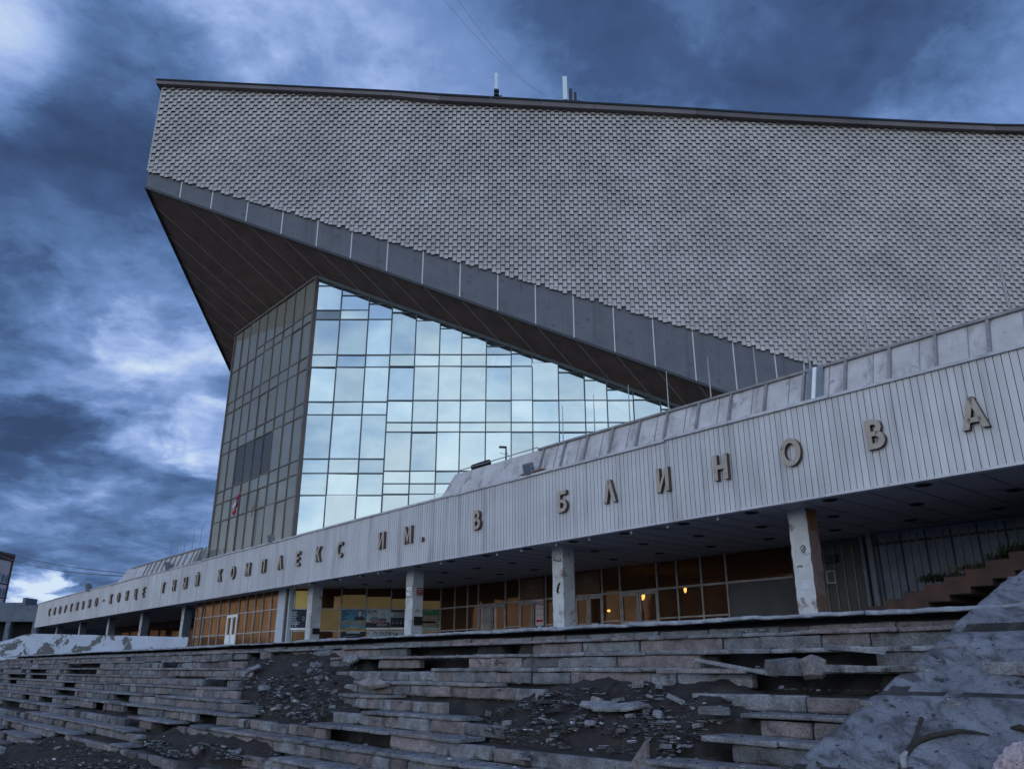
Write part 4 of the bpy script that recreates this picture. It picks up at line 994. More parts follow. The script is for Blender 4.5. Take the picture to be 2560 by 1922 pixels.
# ------------------------------------------------------------------ cracked concrete slope beside the stairs
def slope_z(q): return .65 + .52 * (q - 10)
def on_slope(x, y, off=0.0):
    r = ray(x, y); return r * ((.65 - 5.2 + off) / (r.z - .52 * r.dot(NV)))
m = MB(); qs = [4.6 + i * .075 for i in range(118)]; ss_ = [0, .03, .08, .16] + [.28 + .13 * i for i in range(85)]
JQ = [4.7, 5.9, 7.1, 8.3, 9.5, 10.7, 11.9, 13.1]; JS = [2.6, .3, -2.0, -4.3]
vs = []; jm = []
for q in qs:
    row = sum(1 for j in JQ if q > j)
    for k, d in enumerate(ss_):
        s = s_edge(q) - d + (fbm((q * 1.6, 3, 1)) * .02 + fbm((q * 7, 1, 8)) * .03) * max(0, 1 - d * 2)
        z = slope_z(q) + [.0, .03, -.008, .022, .0, .034, -.01, .02, 0][row] + fbm((s * 1.1, q * 1.1, 4)) * .010 + fbm((s * 6, q * 6, 1), 5) * .010
        dj_ = min(abs(q - j) for j in JQ); z -= .045 * max(0, 1 - dj_ / .06)
        jj = min(abs(s - j + (row % 2) * 1.1) for j in JS); z -= .025 * max(0, 1 - jj / .09)
        if k == 0: z -= .05
        vs.append(W(s, q, z)); jm.append(1 if dj_ < .034 + .03 * fbm((s * 2.2, q, 9)) or (jj < .03 and fbm((s, q * 2, 5)) > -.1) else 0)
nk = len(ss_); fs = []; sm = []
for i in range(len(qs) - 1):
    for k in range(nk - 1):
        a = i * nk + k; fs.append((a, a + 1, a + nk + 1, a + nk)); sm.append(jm[a])
m.add(vs, fs, sm)
sk = [vs[i * nk] for i in range(len(qs))]
for a, b in zip(sk, sk[1:]): m.quad(a, b, b - UP * 1.6, a - UP * 1.6)
e0 = [vs[(len(qs) - 1) * nk + k] for k in range(nk)]
for a, b in zip(e0, e0[1:]): m.quad(a, b, b - UP * 4, a - UP * 4)
tag(m.build('concrete_slope', ['slope_concrete', 'mortar'], smooth=True), 'pale cracked concrete slope rising beside the ends of the steps', 'retaining slope')
# dead branch with a fork and a peeled end
br = thing('dead_branch', on_slope(2290, 1870), 'dark forked dead branch lying across the concrete slope', 'branch')
P = lambda x, y, h=.045: on_slope(x, y) + UP * h * .6
m = MB(); m.tube([P(2262, 1900), P(2280, 1876, .06), P(2298, 1865, .07), P(2330, 1856, .09), P(2365, 1851, .10), P(2400, 1845, .10), P(2440, 1845, .08), P(2475, 1846, .05)], [.022, .026, .026, .023, .022, .019, .013, .006], 9); m.build('branch_limb', ['bark'], br, smooth=True)
m = MB(); m.tube([P(2284, 1874, .07), P(2293, 1858, .11), P(2301, 1842, .15), P(2309, 1826, .17)], [.022, .018, .017, .02], 8); m.build('branch_fork', ['bark'], br, smooth=True)
m = MB(); m.tube([P(2268, 1892, .06), P(2258, 1904, .05), P(2262, 1926, .03)], [.022, .032, .02], 7); m.build('peeled_bark', ['bark_cut'], br)
m = MB(); m.tube([P(2590, 1846, .06), P(2556, 1838, .10), P(2530, 1832, .07)], [.02, .03, .012], 8); tag(m.build('stick', ['bark'], smooth=True), 'short dark stick at the edge of the concrete slope', 'stick')
bm = bmesh.new(); bmesh.ops.create_icosphere(bm, subdivisions=5, radius=1)
for v in bm.verts:
    d = v.co.normalized(); k = 1 + .3 * noise.noise(d * 1.5) + .16 * noise.fractal(d * 5, .8, 2.1, 5) + .07 * noise.fractal(d * 16, .8, 2.1, 3); v.co = Vector((d.x * .10, d.y * .36, d.z * .15)) * k
me = bpy.data.meshes.new('foam_scrap'); bm.to_mesh(me); bm.free(); me.materials.append(MATS['foam_pink'])
fo = bpy.data.objects.new('foam_scrap', me); COL.objects.link(fo); fo.location = on_slope(2556, 1912, .02); fo.rotation_euler = (.25, 0, -.95)
tag(fo, 'pale pinkish ragged lump of foam on the concrete slope', 'foam scrap')
shard(on_slope(2560, 1668, .05), .7, .26, .10, A41, .1, .0, 'kerb_stone', 'stone', 'thick kerb stone lying high on the concrete slope', 'kerb stone', sides=4, seed=41, tone=.8)
shard(on_slope(2385, 1761, .03), .13, .09, .06, A41, .2, .1, 'concrete_chunk', 'stone', 'whitish chunk of concrete in the middle of the slope', 'concrete chunk', seed=42)
shard(on_slope(2292, 1668, .03), .20, .10, .05, A41 + .4, .2, .2, 'concrete_chunk', 'stone', 'pale splintered chunk on the edge of the slope by the open gap', 'concrete chunk', seed=43)
shard(on_slope(2168, 1758, .03), .14, .08, .04, A41 + .2, .2, .2, 'concrete_chunk', 'stone', 'white flake of concrete hanging on the edge of the slope', 'concrete chunk', seed=44)
shard(on_slope(2237, 1835, .02), .10, .07, .03, A41 + .2, .1, .2, 'concrete_chunk', 'stone', 'thin flat flake lying on the slope near the forked branch', 'concrete chunk', seed=45)

# ------------------------------------------------------------------ side flight and bank under the far end of the canopy
side = thing('side_stairs', W(-1, 24, 1.05), 'short worn brownish flight climbing under the far end of the canopy', 'stairs')
sS = s_at(2236, 24.2, 1.3)
for i in range(13):
    m = MB(); s1 = sS - i * .55; z = 1.46 + .16 * (i + 1)
    v, f = sweep(s1 - .62, s1, 22.6, 25.2, 1.46 + .16 * i - .3 if i else ZFL - .2, z, ch=.02, ds=.3, jit=.02)
    m.add(v, f); m.build('step', ['side_step'], side)
m = MB(); v, f = sweep(sS - 8.2, sS + .3, 25.9, 26.6, ZFL - .2, 1.25, ch=.05); m.bw(sS - 20, sS - 7.1, 21, 26.3, ZFL, 3.5)
m.build('landing', ['side_step'], side)
bank = MB(); 
for i in range(26):
    for j in range(8):
        s0, s1 = sS + .2 - i * .45, sS + .2 - (i + 1) * .45; q0, q1 = 24.9 + j * .2, 24.9 + (j + 1) * .2
        h = lambda s, q: 1.45 + max(0, sS - s) * .31 + .22 * fbm((s * 1.3, q * 1.6, 0)) + .22
        bank.quad(W(s0, q0, h(s0, q0)), W(s1, q0, h(s1, q0)), W(s1, q1, h(s1, q1)), W(s0, q1, h(s0, q1)))
tag(bank.build('bank', ['earth']), kind='structure')
def tuft(c, n, h, spread, mt, name, label, cat, seed):
    r = random.Random(seed); m = MB()
    for _ in range(n):
        a = r.uniform(0, 6.3); b = c + Vector((math.cos(a), math.sin(a), 0)) * spread * r.random() ** .6; b.z += r.uniform(-.03, .05)
        l = h * r.uniform(.4, 1.1); d = Vector((r.uniform(-.5, .5), r.uniform(-.5, .5), 1)).normalized(); x = Vector((math.cos(a), math.sin(a), 0)) * r.uniform(.012, .035)
        m.add([b - x, b + x, b + d * l * .6 + x * .8, b + d * l + Vector((d.x, d.y, -.2)) * l * .3], [(0, 1, 2), (0, 2, 3)], 0, r.random())
    return tag(m.build(name, [mt]), label, cat, 'weeds on the bank under the canopy')
for k, (px_, py_, mt, h, lab) in enumerate([(2345, 1452, 'leafy', .45, 'dark green weed where the bank begins'), (2372, 1447, 'leafy', .4, 'second low green weed beside the first on the bank'), (2425, 1424, 'dry_grass', .35, 'dry yellowish grass tuft below the green weeds'), (2470, 1420, 'dry_grass', .35, 'dry grass tuft halfway up the bank'), (2520, 1400, 'leafy', .55, 'leafy weed near the top of the bank'), (2556, 1385, 'leafy', .75, 'tallest dark bush at the top of the bank')]):
    c = on_q(px_, py_, 25.0); tuft(c, 130, h * .55, .55, mt, 'weed_clump' if mt == 'leafy' else 'grass_tuft', lab, 'weed' if mt == 'leafy' else 'grass', k)
m = MB(); m.bw(sS - .4, sS + .3, 23.4, 24.3, ZFL, 1.32); m.bw(sS - .2, sS + .1, 23.3, 24, 1.32, 1.5); tag(m.build('masonry_stub', ['stone_pink']), 'broken masonry stub at the foot of the side flight', 'masonry')

# ------------------------------------------------------------------ peeling parapet at the far end of the stairs
YP = 57.0; xa_, xb_ = x_at(-60, YP, 1.7), x_at(470, YP, 1.8)
zt = lambda px_: {True: 1}[True]
m = MB(); nn = 70; tops = []
for i in range(nn + 1):
    x = xa_ + (xb_ - xa_) * i / nn; px_ = pix(Vector((x, YP, 1.9)))[0]
    y = 1583 + (72 - px_) * .30 if px_ < 72 else 1583 + (px_ - 72) * .022
    tops.append((x, on_y(px_, y, YP).z + noise.noise(Vector((x * 1.3, 0, 0))) * (.05 if px_ < 90 else .015)))
for (x0, z0), (x1, z1) in zip(tops, tops[1:]):
    m.quad((x0, YP, .4), (x1, YP, .4), (x1, YP, z1), (x0, YP, z0)); m.quad((x0, YP, z0), (x1, YP, z1), (x1, YP + .35, z1), (x0, YP + .35, z0)); m.quad((x0, YP + .35, z0), (x1, YP + .35, z1), (x1, YP + .35, .4), (x0, YP + .35, .4))
m.quad((xb_, YP, .4), (xb_, YP + .35, .4), (xb_, YP + .35, tops[-1][1]), (xb_, YP, tops[-1][1]))
tag(m.build('parapet_wall', ['peeled_wall']), 'low white parapet wall with flaking paint at the far end of the stairs', 'parapet wall')
# ------------------------------------------------------------------ things on the building
def on_roof_pt(x, y, q): return on_q(x, y, q)
def rod(xb, yb, xt, yt, i):
    b = on_q(xb, yb, QF + .6); t = on_q(xt, yt, QF + .6); m = MB()
    top = Vector((b.x, b.y, t.z)); m.tube([b - UP * .15, b + (top - b) * .5, top], [.024, .02, .012], 6)
    return m.build('lightning_rod', ['rod'])
rods = [(1408, 1101, 1408, 1014), (1487, 1079, 1486, 985), (1575, 1053, 1571, 961), (1672, 1025, 1667, 927), (1778, 998, 1771, 892), (1893, 963, 1880, 868), (2027, 926, 2012, 820), (2174, 883, 2154, 750), (2343, 834, 2315, 703), (2526, 782, 2490, 641), (426, 1384, 428, 1346), (443, 1377, 447, 1336), (460, 1372, 464, 1332), (480, 1366, 485, 1322), (500, 1358, 506, 1312)]
for i, r_ in enumerate(rods): tag(rod(*r_, i), 'thin pale lightning rod standing on the edge of the sloping roof strip', 'lightning rod', 'lightning rods along the roof strip')
def floodlight(x, y, size, label, rust=False):
    c = on_q(x, y, QF - .1); base = W(sq(c)[0], QF + .05, ZF1 + .05)
    t = thing('floodlight', base, label, 'floodlight', 'floodlights on the fascia'); h = size
    M = Matrix.Rotation(-.25, 3, DV)
    def B(m, o, hx, hy, hz, mi=0): m.box(c + M @ o, DV * hx, M @ NV * hy, M @ UP * hz, mi)
    m = MB(); B(m, Vector((0, 0, 0)), h * .5, h * .16, h * .40); B(m, NV * h * .2, h * .36, h * .12, h * .28); B(m, UP * h * .43, h * .42, h * .17, h * .03); m.build('housing', ['metal_grey'], t)
    m = MB(); B(m, -NV * h * .17, h * .43, h * .012, h * .33); m.build('lens', ['window_blue'], t)
    m = MB(); 
    for k in (-1, 1): m.bar(c + DV * k * h * .53, Vector((c.x, c.y, base.z)) + DV * k * h * .2 - UP * .02, .03, .03, 0, NV)
    m.bar(Vector((c.x, c.y, base.z)) + DV * h * .22 - UP * .01, Vector((c.x, c.y, base.z)) - DV * h * .22 - UP * .01, .05, .03, 0, NV); m.bar(Vector((c.x, c.y, base.z)), base, .05, .05); m.build('bracket', ['metal_dark'], t)
floodlight(1321, 1172, .46, 'large grey floodlight on the fascia edge above the letter gap')
floodlight(677, 1346, .50, 'small floodlight at the foot of the mirrored glass corner')
floodlight(419, 1414, .62, 'floodlight in front of the ribbed roof strip beyond the glass hall')
floodlight(220, 1468, .8, 'lone dark floodlight on the far low end of the fascia')
m = MB(); m.bar(W(s_at(1305, QF - .02, 6.86), QF - .05, 6.86), W(s_at(1362, QF - .02, 6.86), QF - .05, 6.88), .14, .035, 0, UP); tag(m.build('board', ['rust']), 'rusty orange board lying on the fascia edge under the floodlight', 'board')
a, b = on_q(1181, 1169, QF + .75), on_q(1224, 1155, QF + .75); m = MB()
m.tube([a, a.lerp(b, .03), a.lerp(b, .5), a.lerp(b, .97), b], [.08, .125, .13, .125, .08], 12); tag(m.build('roofing_roll', ['black'], smooth=True), 'black roll of roofing felt lying on the roof strip', 'roofing roll')
b = on_q(1265, 1148, QF + .6); m = MB(); m.tube([b - UP * .1, b + UP * .52], [.035, .03], 7); m.bar(b + UP * .5, b + UP * .6 + DV * .42, .09, .05, 0, NV); m.bar(b + UP * .2, b + UP * .34 + DV * .36, .02, .02, 0, NV); m.bar(b + UP * .34, b - DV * .3 - UP * .1, .015, .015, 0, NV)
tag(m.build('lamp_bracket', ['black']), 'bent black lamp bracket on the end of the roof strip', 'bracket')
# flag
fb, ft = on_q(585, 1383, QF + .5), on_q(596, 1203, QF + .5)
fl = thing('flag', Vector((fb.x, fb.y, ZF1 - .2)), 'white, blue and red flag hanging limp from a thin pole before the glass', 'flag')
m = MB(); top = Vector((fb.x, fb.y, ft.z)); m.tube([fb - UP * .6, top], [.035, .022], 7); m.build('pole', ['metal_dark'], fl)
m = MB(); H = top.z - .35; nu, nv = 9, 14
def fp(u, v):   # u across the three stripes, v down the drop
    wv = .07 * math.sin(u * 9 + v * 5) + .05 * math.sin(v * 11)
    return Vector((top.x, top.y, H)) + DV * (.05 + v * .80 * (1 - .2 * u) + u * .08) - UP * (v * 1.35 + u * .62) + NV * (wv * (.3 + v))
for i in range(nu):
    for j in range(nv):
        u0, u1, v0, v1 = i / nu, (i + 1) / nu, j / nv, (j + 1) / nv
        m.quad(fp(u0, v0), fp(u1, v0), fp(u1, v1), fp(u0, v1), 0 if i / nu < .22 else (1 if i / nu < .44 else 2))
m.build('cloth', ['flag_white', 'flag_blue', 'flag_red'], fl, smooth=True)
# antennas on the roof edge
def antenna(x, yb, yt, ytop, w, label, extra):
    b = on_y(x, yb, YC + .5); z1, z2 = on_y(x, yt, YC + .5).z, on_y(x, ytop, YC + .5).z
    t = thing('antenna', b, label, 'antenna', 'antennas on the roof edge'); m = MB()
    m.bx(b.x - w / 2, b.x + w / 2, b.y - .08, b.y + .06, z1, z2); m.build('panel', ['antenna'], t)
    m = MB(); m.tube([b - UP * .3 + Vector((.05, .15, 0)), Vector((b.x + .05, b.y + .15, z2 - .15))], [.05, .04], 8)
    if extra == 1:
        for z in (z1 - .12, z1 - .42): m.bx(b.x - .14, b.x + .2, b.y - .1, b.y + .15, z - .06, z + .06)
        m.bar(Vector((b.x - .1, b.y, z1 - .7)), Vector((b.x + .4, b.y, z1 - .5)), .05, .05)
    else:
        m.bx(b.x + .28, b.x + .48, b.y - .1, b.y + .15, b.z - .1, b.z + .95); m.bx(b.x + .6, b.x + .78, b.y, b.y + .2, b.z - .1, b.z + .75); m.bx(b.x - .3, b.x + 1.0, b.y - .1, b.y + .2, b.z - .25, b.z - .02)
    m.build('mast', ['metal_dark'], t)
antenna(1240, 243, 224, 185, .2, 'slim white panel antenna on a dark mast nearer the pointed end', 1)
antenna(1413, 253, 251, 193, .29, 'tall white panel antenna beside a small dark cabinet on the roof', 2)
# overhead cables
def cable(a, b, sag, r, label, n=24):
    pts = [a.lerp(b, i / n) - UP * (sag * 4 * (i / n) * (1 - i / n)) for i in range(n + 1)]; m = MB(); m.tube(pts, r, 5, cap=False)
    tag(m.build('overhead_cable', ['metal_dark']), label, 'cable')
b0 = on_y(1366, 243, YC + 1)
cable(b0, on_y(1085, -30, 24), .6, .005, 'upper thin cable running from the roof edge into the sky'); cable(b0 + Vector((.3, 0, 0)), on_y(1125, -30, 24), .9, .005, 'lower thin cable running from the roof edge into the sky')
cable(on_q(320, 1433, QF + .6), on_y(-60, 1352, 165), .9, .035, 'cable strung from the low roof strip to the apartment block'); cable(on_q(316, 1440, QF + .6), on_y(-60, 1354, 165), 1.4, .035, 'second slacker cable strung to the apartment block')

# signs on the pillars
def plate(name, xc, yc, w, h, face, mats, label, cat, draw=None, off=.02, th=.025):
    """flat plate on a pillar front (face 'f'), pillar side ('s') or the doors ('d')"""
    if face == 'f': ex, n_ = -DV, -NV; c = on_q(xc, yc, 20.8 - off)
    elif face == 'd': ex, n_ = -DV, -NV; c = on_q(xc, yc, QB - .15)
    elif face == 'y': ex, n_ = Vector((1, 0, 0)), Vector((0, -1, 0)); c = on_y(xc, yc, YG - .08)
    else:
        ex, n_ = NV, -DV; r = ray(xc, yc); c = r * ((face - off) / r.dot(DV))
    m = MB(); m.box(c, ex * (w / 2), UP * (h / 2), n_ * (th / 2), 0)
    if draw: draw(m, c + n_ * (th / 2 + .004), ex, n_)
    return tag(m.build(name, mats), label, cat)
def poly(m, c, ex, n_, pts, mi, d=0.0): m.add([c + ex * x + UP * y + n_ * d for x, y in pts], [tuple(range(len(pts)))], mi)
def rect(m, c, ex, n_, x0, y0, x1, y1, mi, d=0.0): poly(m, c, ex, n_, [(x0, y0), (x1, y0), (x1, y1), (x0, y1)], mi, d)
def wheel(m, c, ex, n_):
    for (x0, y0, x1, y1) in ((-.24, -.24, .24, -.212), (-.24, .212, .24, .24), (-.24, -.212, -.212, .212), (.212, -.212, .24, .212)): rect(m, c, ex, n_, x0, y0, x1, y1, 1)
    poly(m, c, ex, n_, [(-.17, 0), (-.07, .06), (-.07, -.06)], 1, .002); rect(m, c, ex, n_, -.08, -.015, -.02, .015, 1, .003)
    poly(m, c, ex, n_, [(.06 + .025 * math.cos(a), .135 + .025 * math.sin(a)) for a in [k * .785 for k in range(8)]], 1, .002)
    for k in range(14):
        a, b = math.radians(110 + k * 16), math.radians(126 + k * 16); r0, r1 = .062, .082
        poly(m, c, ex, n_, [(.085 + r0 * math.cos(a), -.075 + r0 * math.sin(a)), (.085 + r1 * math.cos(a), -.075 + r1 * math.sin(a)), (.085 + r1 * math.cos(b), -.075 + r1 * math.sin(b)), (.085 + r0 * math.cos(b), -.075 + r0 * math.sin(b))], 1, .002)
    rect(m, c, ex, n_, .045, -.02, .07, .10, 1, .003); rect(m, c, ex, n_, .05, -.03, .14, -.008, 1, .004); poly(m, c, ex, n_, [(.12, -.02), (.142, -.012), (.175, -.12), (.155, -.13)], 1, .005)
plate('wheelchair_sign', 1023, 1477, .50, .50, 'f', ['white', 'black'], 'white square wheelchair sign with an arrow on a pillar', 'sign', wheel, off=.03)
sd_ = lambda p: p[1] - .57
def red_txt(m, c, ex, n_):
    for k, tx in enumerate(('ВНИМАНИЕ', 'ВЕДЁТСЯ', 'ВИДЕОНАБЛЮДЕНИЕ')): put_text(m, tx, c + UP * (.075 - k * .095), ex, UP, n_, .062 if k < 2 else .036, 1)
plate('notice_plaque', 1050, 1478, .36, .33, sd_(P3), ['dark_red', 'white'], 'small dark red notice plaque on the side of the pillar with the wheelchair sign', 'notice', red_txt)
plate('junction_box', 1045, 1551, .42, .36, sd_(P3), ['black'], 'black box low on the side of the pillar with the wheelchair sign', 'box', None, off=.05, th=.08)
plate('junction_box', 790, 1577, .40, .30, sd_(P4), ['black'], 'black box low on the side of the pillar by the corner pier', 'box', None, off=.05, th=.08)
plate('paper_notice', 2016, 1461, .34, .26, 'f', ['paper'], 'blank paper notice glued on the pillar with the rusty top', 'notice', None, off=.012, th=.006)
def gl(m, c, ex, n_):
    r = random.Random(3)
    for k in range(9):
        p = [(r.uniform(-.1, .1), r.uniform(-.2, .2)) for _ in range(2)]; m.bar(c + ex * p[0][0] + UP * p[0][1], c + ex * p[1][0] + UP * p[1][1], .03, .004, 0, n_)
def graffito(pts, q, ex, n_, label, lw=.02):
    m = MB()
    for a, b in zip(pts, pts[1:]): m.bar(a, b, lw, .003, 0, n_)
    tag(m.build('graffito', ['black']), label, 'graffito')
G = lambda l: [on_q(x, y, 20.8 - .024) for x, y in l]
graffito(G([(1394, 1474), (1397, 1466), (1393, 1470), (1396, 1482), (1392, 1478), (1395, 1462), (1400, 1456), (1397, 1463)]), 20.8, -DV, NV, 'black scrawled tag on the slim pillar between the doors', .05)
graffito(G([(1999, 1372), (2007, 1362), (2012, 1368), (2003, 1376), (2010, 1380), (2014, 1370)]), 20.8, -DV, NV, 'scribbled loops on the pillar with the rusty top', .018)
graffito(G([(1992, 1418), (1999, 1413), (2006, 1414), (2002, 1418)]), 20.8, -DV, NV, 'short hooked scrawl on the pillar with the rusty top', .018)
graffito(G([(1384, 1392), (1384, 1400), (1401, 1402), (1401, 1395)]), 20.8, -DV, NV, 'dark angular crack lines high on the slim pillar', .03)
c = on_q(2078, 1397, QB - .3); m = MB(); m.box(c, DV * .22, NV * .1, UP * .13, 0); m.tube([c - UP * .06 - NV * .12, c + UP * .06 - NV * .12], .06, 8); tag(m.build('alarm_box', ['metal_dark']), 'dark rounded box on the batten wall', 'box')
c = on_q(2079, 1442, QB - .26); m = MB(); m.box(c, DV * .16, NV * .04, UP * .22, 0); m.box(c - NV * .045, DV * .12, NV * .006, UP * .18, 1); tag(m.build('meter_box', ['frame_pale', 'board_grey']), 'pale upright cabinet under the dark box on the batten wall', 'box')
# way-in notice on the door
def vhod(m, c, ex, n_):
    put_text(m, 'ВХОД', c + UP * .41, ex, UP, n_, .205, 1, .018); put_text(m, 'СО СТОРОНЫ', c + UP * .20, ex, UP, n_, .075, 2, .006); put_text(m, 'УЛ. МАРТЫНОВА', c - UP * .08, ex, UP, n_, .062, 2, .006)
    poly(m, c, ex, n_, [(-.26, -.34), (-.12, -.24), (-.12, -.44)], 3, .001); rect(m, c, ex, n_, -.13, -.39, .25, -.29, 3, .002)
    rect(m, c, ex, n_, -.29, -.72, .29, -.56, 4, .001); rect(m, c, ex, n_, -.14, -.69, .14, -.59, 5, .003)
plate('entrance_notice', 1349, 1533, .58, 1.30, 'd', ['pale_pink_sign', 'black', 'dark_red', 'red', 'blue', 'white'], 'tall pale notice reading ВХОД with a red arrow on the doors', 'notice', vhod)
def nx(m, c, ex, n_):
    for k in range(3): rect(m, c, ex, n_, -.19 + k * .13, -.08, -.11 + k * .13, .07, 1)
plate('door_plate', 1489, 1561, .40, .26, 'd', ['black', 'white'], 'small black plate with pale figures low on the second door', 'plate', nx)
# posters behind the slanting glass
MP = {'d': 'poster_dark', 'b': 'poster_blue', 'p': 'poster_pale', 'g': 'poster_green', 's': 'poster_skin', 't': 'poster_tan', 'm': 'poster_mid', 'w': 'white', 'r': 'dark_red', 'y': 'lit_dim', 'k': 'black'}
ORD = list(MP)
def bust(m, c, ex, n_, x, y, h, skin, coat, hair='k', d=.002):
    e = lambda cx, cy, rx, ry, a0=0, a1=6.283, n=14: [(cx + rx * math.cos(a0 + (a1 - a0) * k / n), cy + ry * math.sin(a0 + (a1 - a0) * k / n)) for k in range(n)]
    poly(m, c, ex, n_, [(x - h * .55, y), (x + h * .55, y), (x + h * .42, y + h * .30), (x + h * .16, y + h * .42), (x - h * .16, y + h * .42), (x - h * .42, y + h * .30)], ORD.index(coat), d)
    poly(m, c, ex, n_, e(x, y + h * .72, h * .235, h * .31), ORD.index(hair), d + .001); poly(m, c, ex, n_, e(x, y + h * .66, h * .19, h * .25), ORD.index(skin), d + .002); rect(m, c, ex, n_, x - h * .09, y + h * .34, x + h * .09, y + h * .46, ORD.index(skin), d + .0015)
    for k in (-1, 1): poly(m, c, ex, n_, e(x + k * h * .08, y + h * .69, h * .03, h * .014, n=8), ORD.index('m'), d + .003)
    rect(m, c, ex, n_, x - h * .06, y + h * .53, x + h * .06, y + h * .55, ORD.index('m'), d + .003)
def lines(m, c, ex, n_, x0, x1, y, k, dy, mi, seed):
    r = random.Random(seed)
    for i in range(k): rect(m, c, ex, n_, x0, y - i * dy, x0 + (x1 - x0) * r.uniform(.5, 1), y - i * dy + dy * .45, ORD.index(mi), .004)
def poster(x0, y0, x1, y1, base, label, draw):
    a, b = on_y(x0, y0, YG - .08), on_y(x1, y1, YG - .08); w, h = b.x - a.x, abs(a.z - b.z); c = (a + b) / 2; m = MB()
    ex, n_ = Vector((1, 0, 0)), Vector((0, -1, 0)); m.box(c, ex * (w / 2), UP * (h / 2), n_ * .008, ORD.index(base)); draw(m, c + n_ * .012, ex, n_, w, h)
    tag(m.build('poster', [MP[k] for k in ORD]), label, 'poster')
def T(m, s, c, x, y, ex, n_, size, mi, off=.008): put_text(m, s, c + ex * x + UP * y + n_ * .006, ex, UP, n_, size, ORD.index(mi), off)
def d1(m, c, ex, n_, w, h):
    rect(m, c, ex, n_, -w * .5, -h * .5, w * .5, -h * .40, ORD.index('w'), .003); lines(m, c, ex, n_, -w * .42, w * .1, h * .36, 8, h * .085, 'p', 4); bust(m, c, ex, n_, w * .25, -h * .22, h * .45, 'm', 'd'); T(m, '12', c, -w * .2, -h * .34, ex, n_, .34, 'p')
def d2(m, c, ex, n_, w, h):
    bust(m, c, ex, n_, w * .26, -h * .05, h * .55, 's', 'd', 'd'); lines(m, c, ex, n_, -w * .46, -w * .2, h * .38, 4, h * .13, 'd', 8); T(m, 'АНСЕНОВ', c, -w * .06, -h * .27, ex, n_, .34, 'y', .02); rect(m, c, ex, n_, -w * .12, -h * .40, w * .3, -h * .36, ORD.index('p'), .004); rect(m, c, ex, n_, -w * .5, -h * .5, w * .5, -h * .43, ORD.index('y'), .003)
def d3(m, c, ex, n_, w, h):
    bust(m, c, ex, n_, -w * .16, -h * .06, h * .5, 's', 'm'); bust(m, c, ex, n_, w * .2, -h * .1, h * .42, 's', 'd', 'm'); rect(m, c, ex, n_, -w * .5, -h * .40, w * .5, -h * .14, ORD.index('d'), .0035)
    rect(m, c, ex, n_, -w * .28, -h * .2, w * .34, -h * .05, ORD.index('r'), .005); T(m, 'КОНЦЕРТ', c + n_ * .003, w * .03, -h * .17, ex, n_, .2, 'p'); lines(m, c, ex, n_, -w * .05, w * .4, -h * .26, 2, h * .06, 'p', 2); lines(m, c, ex, n_, -w * .45, -w * .3, h * .4, 2, h * .08, 'd', 2); rect(m, c, ex, n_, -w * .48, -h * .49, w * .48, -h * .42, ORD.index('w'), .005)
def d4(m, c, ex, n_, w, h):
    rect(m, c, ex, n_, -w * .5, h * .12, w * .5, h * .38, ORD.index('p'), .002); lines(m, c, ex, n_, -w * .4, w * .45, h * .31, 3, h * .07, 'd', 9)
    for k in range(6): bust(m, c, ex, n_, -w * .4 + k * w * .16, -h * .34, h * .28, 'm', 'k')
    rect(m, c, ex, n_, -w * .5, -h * .49, w * .5, -h * .40, ORD.index('w'), .006)
def d5(m, c, ex, n_, w, h):
    for k in range(5): bust(m, c, ex, n_, -w * .35 + k * w * .16, -h * .2, h * .42, 't', 't', 't')
    rect(m, c, ex, n_, -w * .5, -h * .36, w * .3, -h * .16, ORD.index('t'), .006); lines(m, c, ex, n_, -w * .2, w * .4, h * .44, 1, h * .06, 'p', 3); rect(m, c, ex, n_, -w * .5, -h * .5, w * .5, -h * .38, ORD.index('p'), .004); lines(m, c, ex, n_, -w * .4, w * .4, -h * .46, 1, h * .06, 'm', 3)
def d6(m, c, ex, n_, w, h): rect(m, c, ex, n_, -w * .28, h * .30, w * .28, h * .48, ORD.index('p'), .003); lines(m, c, ex, n_, -w * .4, w * .4, -h * .1, 2, h * .2, 'm', 3)
def d7(m, c, ex, n_, w, h): bust(m, c, ex, n_, -w * .12, -h * .5, h * .95, 's', 'k'); T(m, '29.09', c, w * .27, h * .08, ex, n_, .3, 'm', .012); lines(m, c, ex, n_, w * .12, w * .44, -h * .12, 2, h * .16, 'm', 6); rect(m, c, ex, n_, -w * .47, h * .2, -w * .42, h * .42, ORD.index('d'), .003)
def d8(m, c, ex, n_, w, h): T(m, '24', c, -w * .33, -h * .12, ex, n_, .34, 'k', .012); lines(m, c, ex, n_, w * .0, w * .45, h * .1, 3, h * .2, 'm', 7)
poster(724, 1523, 769, 1574, 'd', 'dark poster with rows of white text beside the white corner pier', d1)
poster(853, 1523, 912, 1573, 'b', 'blue poster with a portrait and big yellowish lettering', d2)
poster(917, 1523, 974, 1573, 'p', 'pale poster with two heads and a dark red title strip', d3)
poster(978, 1524, 1037, 1573, 'd', 'dark poster with a row of figures partly hidden by the pillar', d4)
poster(1044, 1524, 1101, 1574, 'g', 'green poster with a tan group next to the brown doors', d5)
poster(853, 1578, 912, 1600, 'd', 'dark lower poster with a pale label strip on top', d6)
poster(917, 1578, 974, 1600, 'p', 'white lower poster with a dark figure and the date 29.09', d7)
poster(978, 1578, 1037, 1600, 'p', 'white lower poster beginning with the number 24', d8)
